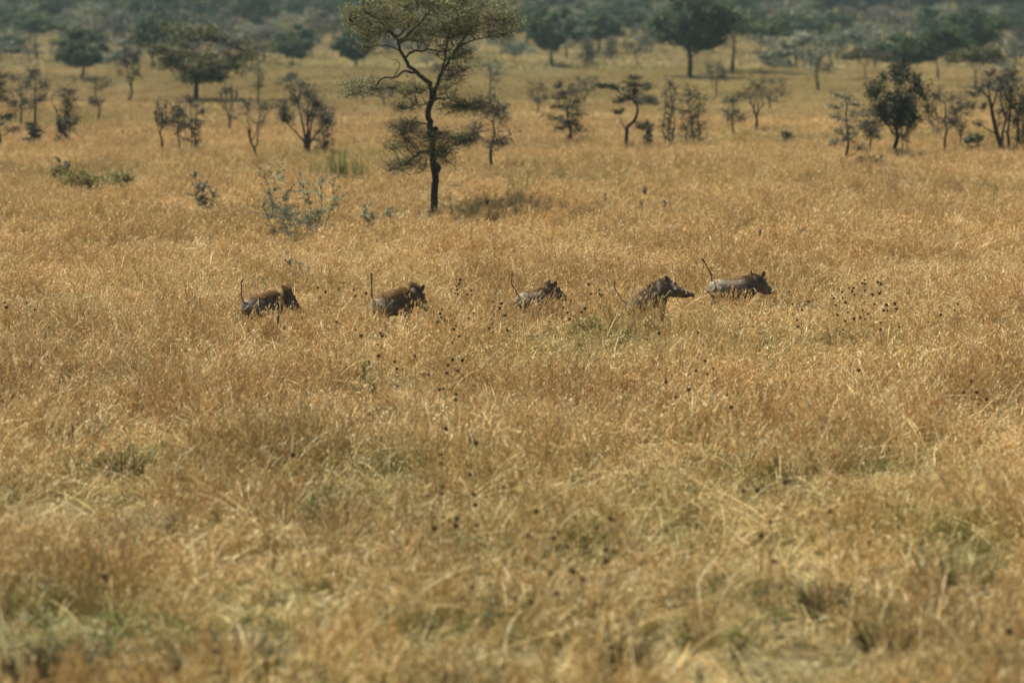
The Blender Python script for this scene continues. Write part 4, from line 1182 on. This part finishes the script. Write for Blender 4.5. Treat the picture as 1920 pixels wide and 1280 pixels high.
for (cl, k), items in pl.items():
    items.sort(key=lambda t: t[0])
    for i, (x0, root) in enumerate(items):
        which = 'only' if len(items) == 1 else ORD[i] + ' from left'
        tag(root, 'dry stalk, %s, %s, %s' % (NUMW[k], which, cl), 'seed stalk', 'dry stalks with round seed heads')

# ------------------------------------------------------------------ shrubs and herbs
def thorn_shrub(name, px, py, h, w, stems, mat, label, seed, leaf=.03, dens=1.0, galls=True, cat='bush'):
    r = np.random.default_rng(seed); x, y, z = foot(px, py, .3); s = pxm(y); H, W = h / s + .3, w / s
    wood, crown, gl = MB(), MB(), MB()
    for k in range(stems):
        a = r.uniform(0, 6.283); hh = H * r.uniform(.55, 1.0) if k else H
        fx = (-.5 + (k + .5) / stems) * .8 * W if stems > 1 else 0
        e = Vector((fx + r.normal(0, .05 * W), math.sin(a) * W * .25, hh))
        pts = wob((fx * .3, 0, -.05), e, 6, .06, r)
        wood.tube(pts, [.016, .014, .012, .010, .008, .006, .004], 5)
        for j in range(int(15 * dens) + 2):
            t = r.uniform(.3, 1.0) * 6; i = min(int(t), 5); p = pts[i].lerp(pts[i + 1], t - i)
            q = p + Vector((r.normal(0, .15 * W), r.normal(0, .15 * W), r.uniform(-.02, .14) * H))
            tw = wob(p, q, 3, .08, r); wood.tube(tw, [.006, .005, .004, .003], 4, cap=False)
            T = np.array([tuple(v) for v in tw]); m = 34
            tt = r.uniform(.2, 3, m); ii = np.minimum(tt.astype(int), 2); f = (tt - ii)[:, None]
            crown.leaves(T[ii] * (1 - f) + T[ii + 1] * f + r.normal(0, .022, (m, 3)), leaf * 1.5, leaf * .9, r, np.clip(r.uniform(.2, .9) + r.normal(0, .15, m), 0, 1))
            if galls and r.random() < .55:
                g = tw[int(r.integers(1, 4))]; gl.tube([g + Vector((0, 0, -.018)), g + Vector((0, 0, -.008)), g + Vector((0, 0, .008)), g + Vector((0, 0, .018))], [.006, .02, .02, .006], 6)
    root = bpy.data.objects.new(name, None); COL.objects.link(root); root.location = (x, y, z)
    link('stems', wood.mesh('stems', M['bark_grey'], True), root); link('foliage', crown.mesh('foliage', M[mat]), root)
    if gl.n: link('galls', gl.mesh('galls', M['burr']), root)
    tag(root, label, cat)
thorn_shrub('thorn_shrub', 522, 430, 120, 104, 4, 'silver_leaf', 'taller pale grey thorn shrub with dark galls, left one of the pale pair', 1, .032, 1.05)
thorn_shrub('thorn_shrub', 596, 428, 106, 110, 4, 'silver_leaf', 'pale grey thorn shrub with dark galls, right one of the pale pair', 2, .032, 1.05)
thorn_shrub('thorn_shrub', 548, 446, 66, 120, 6, 'grey_leaf', 'low tangled grey green thorn shrub at the foot of the tall pale pair', 3, .03, 1.0)
thorn_shrub('thorn_shrub', 384, 388, 62, 58, 3, 'grey_leaf', 'small grey green shrub alone between the green mound and the pale thorn pair', 4, .04, 1.2)
thorn_shrub('thorn_shrub', 122, 345, 46, 34, 2, 'grey_leaf', 'small grey shrub beside the low green mound at the left', 5, .05, 1)
thorn_shrub('thorn_shrub', 690, 425, 36, 42, 2, 'silver_leaf', 'low silvery shrub, left of two between the pale thorn pair and the acacia trunk', 6, .035, 1)
thorn_shrub('thorn_shrub', 738, 432, 42, 50, 3, 'silver_leaf', 'low silvery shrub, right of two just left of the acacia trunk', 7, .035, 1)
thorn_shrub('thorn_shrub', 562, 528, 46, 70, 3, 'grey_leaf', 'faint green twiggy shrub above and right of the leftmost warthog', 8, .02, .5, True)
thorn_shrub('thorn_shrub', 1207, 400, 52, 18, 1, 'grey_leaf', 'single upright grey twig shrub in the grass right of the main acacia', 9, .03, .8)
thorn_shrub('thorn_shrub', 1262, 412, 36, 60, 2, 'grey_leaf', 'flat spreading twig shrub right of the single upright one', 10, .025, .7)
thorn_shrub('thorn_shrub', 1133, 384, 20, 22, 1, 'grey_leaf', 'tiny grey twig left of the upright grey twig shrub', 11, .025, .6)
thorn_shrub('thorn_shrub', 1520, 462, 30, 90, 3, 'grey_leaf', 'faint low grey green shrub above the lead warthog to the right', 12, .02, .5)
thorn_shrub('thorn_shrub', 1425, 458, 24, 12, 1, 'grey_leaf', 'tiny dark upright sprig above the lead warthog', 13, .02, .8)
thorn_shrub('thorn_shrub', 920, 412, 34, 40, 2, 'dull_leaf', 'small brownish twig shrub right of the acacia trunk foot', 14, .025, .6)
thorn_shrub('thorn_shrub', 690, 740, 60, 60, 2, 'herb_leaf', 'thin green forb in the grass below the second warthog', 15, .02, .4, False, 'plant')

def herb(name, px, py, h, w, n, L, Wd, mat, label, seed, cat='plant'):
    """broad leaved herb: stems carrying long curved leaves"""
    r = np.random.default_rng(seed); x, y, z = at(px, py + 8); s = pxm(y); H, W = h / s + .12, w / s
    st, lv = MB(), MB()
    for k in range(n):
        e = Vector((r.uniform(-.5, .5) * W * .7, r.normal(0, .15 * W), H * r.uniform(.6, 1)))
        pts = wob((e.x * .3, 0, -.03), e, 4, .05, r); st.tube(pts, [.008, .007, .006, .005, .004], 5)
        for j in range(7):
            t = r.uniform(.25, 1) * 4; i = min(int(t), 3); p = pts[i].lerp(pts[i + 1], t - i)
            a = r.uniform(0, 6.283); d = Vector((math.cos(a), math.sin(a), r.uniform(.2, 1.0))).normalized(); sd = d.cross(Vector((0, 0, 1))).normalized()
            V = []; ll = L * r.uniform(.6, 1.2)
            for q, wd in ((0, .15), (.25, .8), (.5, 1), (.75, .7), (1, .05)):
                c = p + d * (ll * q) + Vector((0, 0, -ll * .55 * q * q)); V += [tuple(c - sd * Wd * wd * .5 + Vector((0, 0, .15 * Wd))), tuple(c), tuple(c + sd * Wd * wd * .5 + Vector((0, 0, .15 * Wd)))]
            Q = []
            for q in range(4): Q += [(q * 3, q * 3 + 1, q * 3 + 4, q * 3 + 3), (q * 3 + 1, q * 3 + 2, q * 3 + 5, q * 3 + 4)]
            lv.add(V, Q, None, r.random())
    root = bpy.data.objects.new(name, None); COL.objects.link(root); root.location = (x, y, z)
    link('stems', st.mesh('stems', M['stalk'], True), root); link('leaves', lv.mesh('leaves', M[mat], True), root)
    tag(root, label, cat)
herb('leafy_herb', 1150, 664, 62, 84, 16, .13, .035, 'herb_leaf', 'clump of bright green leaves in the grass below the fourth warthog', 1)
herb('leafy_herb', 1260, 636, 42, 30, 4, .13, .04, 'herb_leaf', 'small green leaf tuft just below the snout of the fourth warthog', 2)
herb('leafy_herb', 1385, 672, 50, 56, 9, .14, .03, 'herb_leaf', 'green drooping leaves below the lead warthog, nearer of two to it on the left', 3)
herb('leafy_herb', 1435, 668, 60, 50, 5, .16, .03, 'grey_leaf', 'tall grey green curled leaves below the lead warthog, right of the drooping ones', 4)
herb('leafy_herb', 1432, 716, 44, 60, 3, .16, .06, 'green_leaf', 'dark broad upright leaves in the grass below the curled grey green plant', 5)
herb('leafy_herb', 1175, 738, 70, 40, 4, .14, .04, 'green_leaf', 'dark green forb in the middle of the grass below the bright clump', 6)
herb('leafy_herb', 926, 1185, 95, 60, 3, .15, .055, 'green_leaf', 'blurred dark green broad leaved plant in the foreground near the centre', 7)
herb('leafy_herb', 212, 1240, 120, 60, 3, .18, .075, 'herb_leaf', 'blurred plant with a round dark leaf at the lower left', 8)
herb('leafy_herb', 1380, 1250, 90, 40, 4, .15, .05, 'herb_leaf', 'blurred bright green plant at the bottom right of centre', 9)
herb('leafy_herb', 1455, 1185, 46, 24, 2, .13, .05, 'green_leaf', 'small blurred dark leaf in the foreground above the bright green plant', 10)
herb('leafy_herb', 575, 990, 56, 60, 6, .12, .035, 'herb_leaf', 'low blurred green herb left of the foreground seed stalks', 11)
herb('leafy_herb', 130, 1275, 90, 130, 10, .15, .04, 'herb_leaf', 'wide blurred patch of green leaves at the bottom left corner', 12)
herb('leafy_herb', 235, 870, 50, 60, 6, .12, .035, 'green_leaf', 'low dark green herb in the grass at the left, below the leftmost warthog', 13)
herb('leafy_herb', 1645, 660, 44, 50, 6, .10, .02, 'grey_leaf', 'dull green weed right below the seed head patch', 14)

def tuft(name, px, py, h, w, n, mat, label, seed, bw=.012, lean=.15, cat='grass clump'):
    r = np.random.default_rng(seed); x, y, z = at(px, py); s = pxm(y); H, W = h / s, w / s
    x, y, z = foot(px, py, .3); H += .3
    mb = MB(); blade_block(mb, r, n, W * .5, H * .45, H, bw, lean, 0, 1, 4)
    o = link(name, mb.mesh(name, M[mat])); o.location = (x, y, z - .02)
    tag(o, label, cat)
for i, (px, py, h, w, n, lab) in enumerate([
    (598, 335, 42, 36, 70, 'green reed tuft left of the tallest reeds behind the pale thorn pair'), (636, 338, 68, 24, 90, 'tallest green reeds left of the main acacia behind the thorn shrubs'),
    (676, 342, 56, 24, 60, 'thin green reed tuft between the tallest reeds and the acacia'), (975, 358, 46, 40, 30, 'green reed tuft right of the main acacia trunk'),
    (1046, 348, 34, 26, 16, 'faint green reed tuft, right neighbour of the one beside the acacia'), (1138, 345, 34, 16, 25, 'thin green reed tuft below the crooked thorn tree'),
    (1245, 360, 44, 12, 14, 'single wispy green reed stem group right of centre'), (1852, 392, 80, 46, 14, 'sparse tall thin grass stems standing high near the right edge'), (1812, 120, 2, 2, 1, None)]):
    if lab: tuft('reed_tuft', px, py, h, w, n * 2, 'reed_leaf', lab, 40 + i, .022)
tuft('grass_tussock', 1795, 1078, 100, 135, 420, 'mound_leaf', 'dark olive blurred grass tussock at the lower right', 61, .010, .35)
for k, (px, py, h, w, n, lab) in enumerate([
    (642, 968, 50, 44, 150, 'dark brown weed clump left of the foreground seed stalks'),
    (1170, 1212, 46, 56, 160, 'dark rusty weed clump at the bottom right of centre'),
    (45, 1262, 66, 120, 420, 'blackish dead weed clump in the bottom left corner'),
    (130, 1225, 50, 90, 260, 'dark brown weed clump, second from the left along the bottom'),
    (345, 1236, 44, 70, 200, 'dark weed clump below the round dark leaf at the bottom left'),
    (450, 1212, 46, 100, 280, 'wide dark brown weed clump at the bottom left of centre'),
    (252, 992, 40, 70, 190, 'dark weed clump in the lower left third of the grass'),
    (300, 975, 34, 44, 110, 'small dark weed clump touching the right of a larger one, lower left'),
    (140, 812, 30, 60, 150, 'rusty brown weed clump at the left, well below the leftmost warthog'),
    (232, 868, 34, 50, 120, 'dark weed clump beside the low dark green herb at the left'),
    (1550, 1112, 36, 56, 130, 'brown weed clump left of the dark olive tussock'),
    (1780, 1098, 42, 90, 200, 'dark dead stems at the base of the dark olive tussock'),
    (1655, 1180, 40, 50, 110, 'small brown weed clump at the lower right below the dark olive tussock'),
    (1178, 740, 22, 30, 70, 'small dark weed clump in the middle, below the bright green leaves'),
    (1588, 662, 20, 40, 90, 'small dark weed clump under the seed head patch'),
    (1700, 522, 16, 24, 60, 'small brown weed clump above right of the seed head patch'),
    (880, 1262, 40, 90, 180, 'low dark weed clump on the bottom edge near the centre')]):
    tuft('shaded_weed_clump', px, py, h * 1.3, w * 1.4, int(n * 1.3), 'shaded_dead_leaf', lab, 80 + k, .013, .5, 'weeds')  # weeds set in the dark hollows; the shade there is in their colour

#@@LABELS

# ------------------------------------------------------------------ haze
def haze():
    mb = MB()
    x0, x1, y0, y1, z0, z1 = -540, 540, -80, 1020, -1.6, 42
    v = [(x, y, z) for z in (z0, z1) for y in (y0, y1) for x in (x0, x1)]
    q = [(0, 2, 3, 1), (4, 5, 7, 6), (0, 1, 5, 4), (2, 6, 7, 3), (0, 4, 6, 2), (1, 3, 7, 5)]
    mb.add(v, q)
    m, nt, out = new_mat('haze_air')
    p = N(nt, 'ShaderNodeVolumePrincipled')
    p.inputs['Color'].default_value = (0.52, 0.70, 0.68, 1)
    p.inputs['Density'].default_value = 0.00021
    p.inputs['Anisotropy'].default_value = 0.2
    nt.links.new(p.outputs[0], out.inputs['Volume'])
    tag(link('haze', mb.mesh('haze', m)), 'thin blue haze over the far woodland', 'haze', kind='stuff')
haze()

# ------------------------------------------------------------------ light, sky, camera
SUN_EL, SUN_AZ = R(63), R(-65)       # azimuth from +Y (beyond the scene), negative = to the left
w = bpy.data.worlds.new('World'); SC.world = w; w.use_nodes = True
nt = w.node_tree; bg = nt.nodes['Background']
sky = nt.nodes.new('ShaderNodeTexSky'); sky.sky_type = 'NISHITA'; sky.sun_disc = False
sky.sun_elevation = SUN_EL; sky.sun_rotation = SUN_AZ
nt.links.new(sky.outputs[0], bg.inputs['Color']); bg.inputs['Strength'].default_value = 0.05
ld = bpy.data.lights.new('sun', 'SUN'); ld.energy = 5.0; ld.angle = R(0.6); ld.color = (1.0, 0.935, 0.81)
sun = bpy.data.objects.new('sun', ld); COL.objects.link(sun)
sd = Vector((math.sin(SUN_AZ) * math.cos(SUN_EL), math.cos(SUN_AZ) * math.cos(SUN_EL), math.sin(SUN_EL)))
sun.rotation_euler = sd.to_track_quat('Z', 'Y').to_euler(); sun.location = (0, 0, 30)

cd = bpy.data.cameras.new('camera'); cam = bpy.data.objects.new('camera', cd); COL.objects.link(cam)
cd.lens = 100; cd.sensor_width = 36; cd.clip_start = 0.5; cd.clip_end = 3000
cam.location = (0, 0, CAM_H); cam.rotation_euler = (R(90) - PITCH, 0, 0)
cd.dof.use_dof = True; cd.dof.focus_distance = FOCUS; cd.dof.aperture_fstop = 0.92
SC.camera = cam

SC.view_settings.view_transform = 'Standard'; SC.view_settings.look = 'None'
SC.view_settings.exposure = 0.95; SC.view_settings.gamma = 1.0
SC.cycles.max_bounces = 6; SC.cycles.diffuse_bounces = 2; SC.cycles.transmission_bounces = 4
SC.cycles.volume_bounces = 0; SC.cycles.transparent_max_bounces = 4
SC.cycles.use_denoising = True
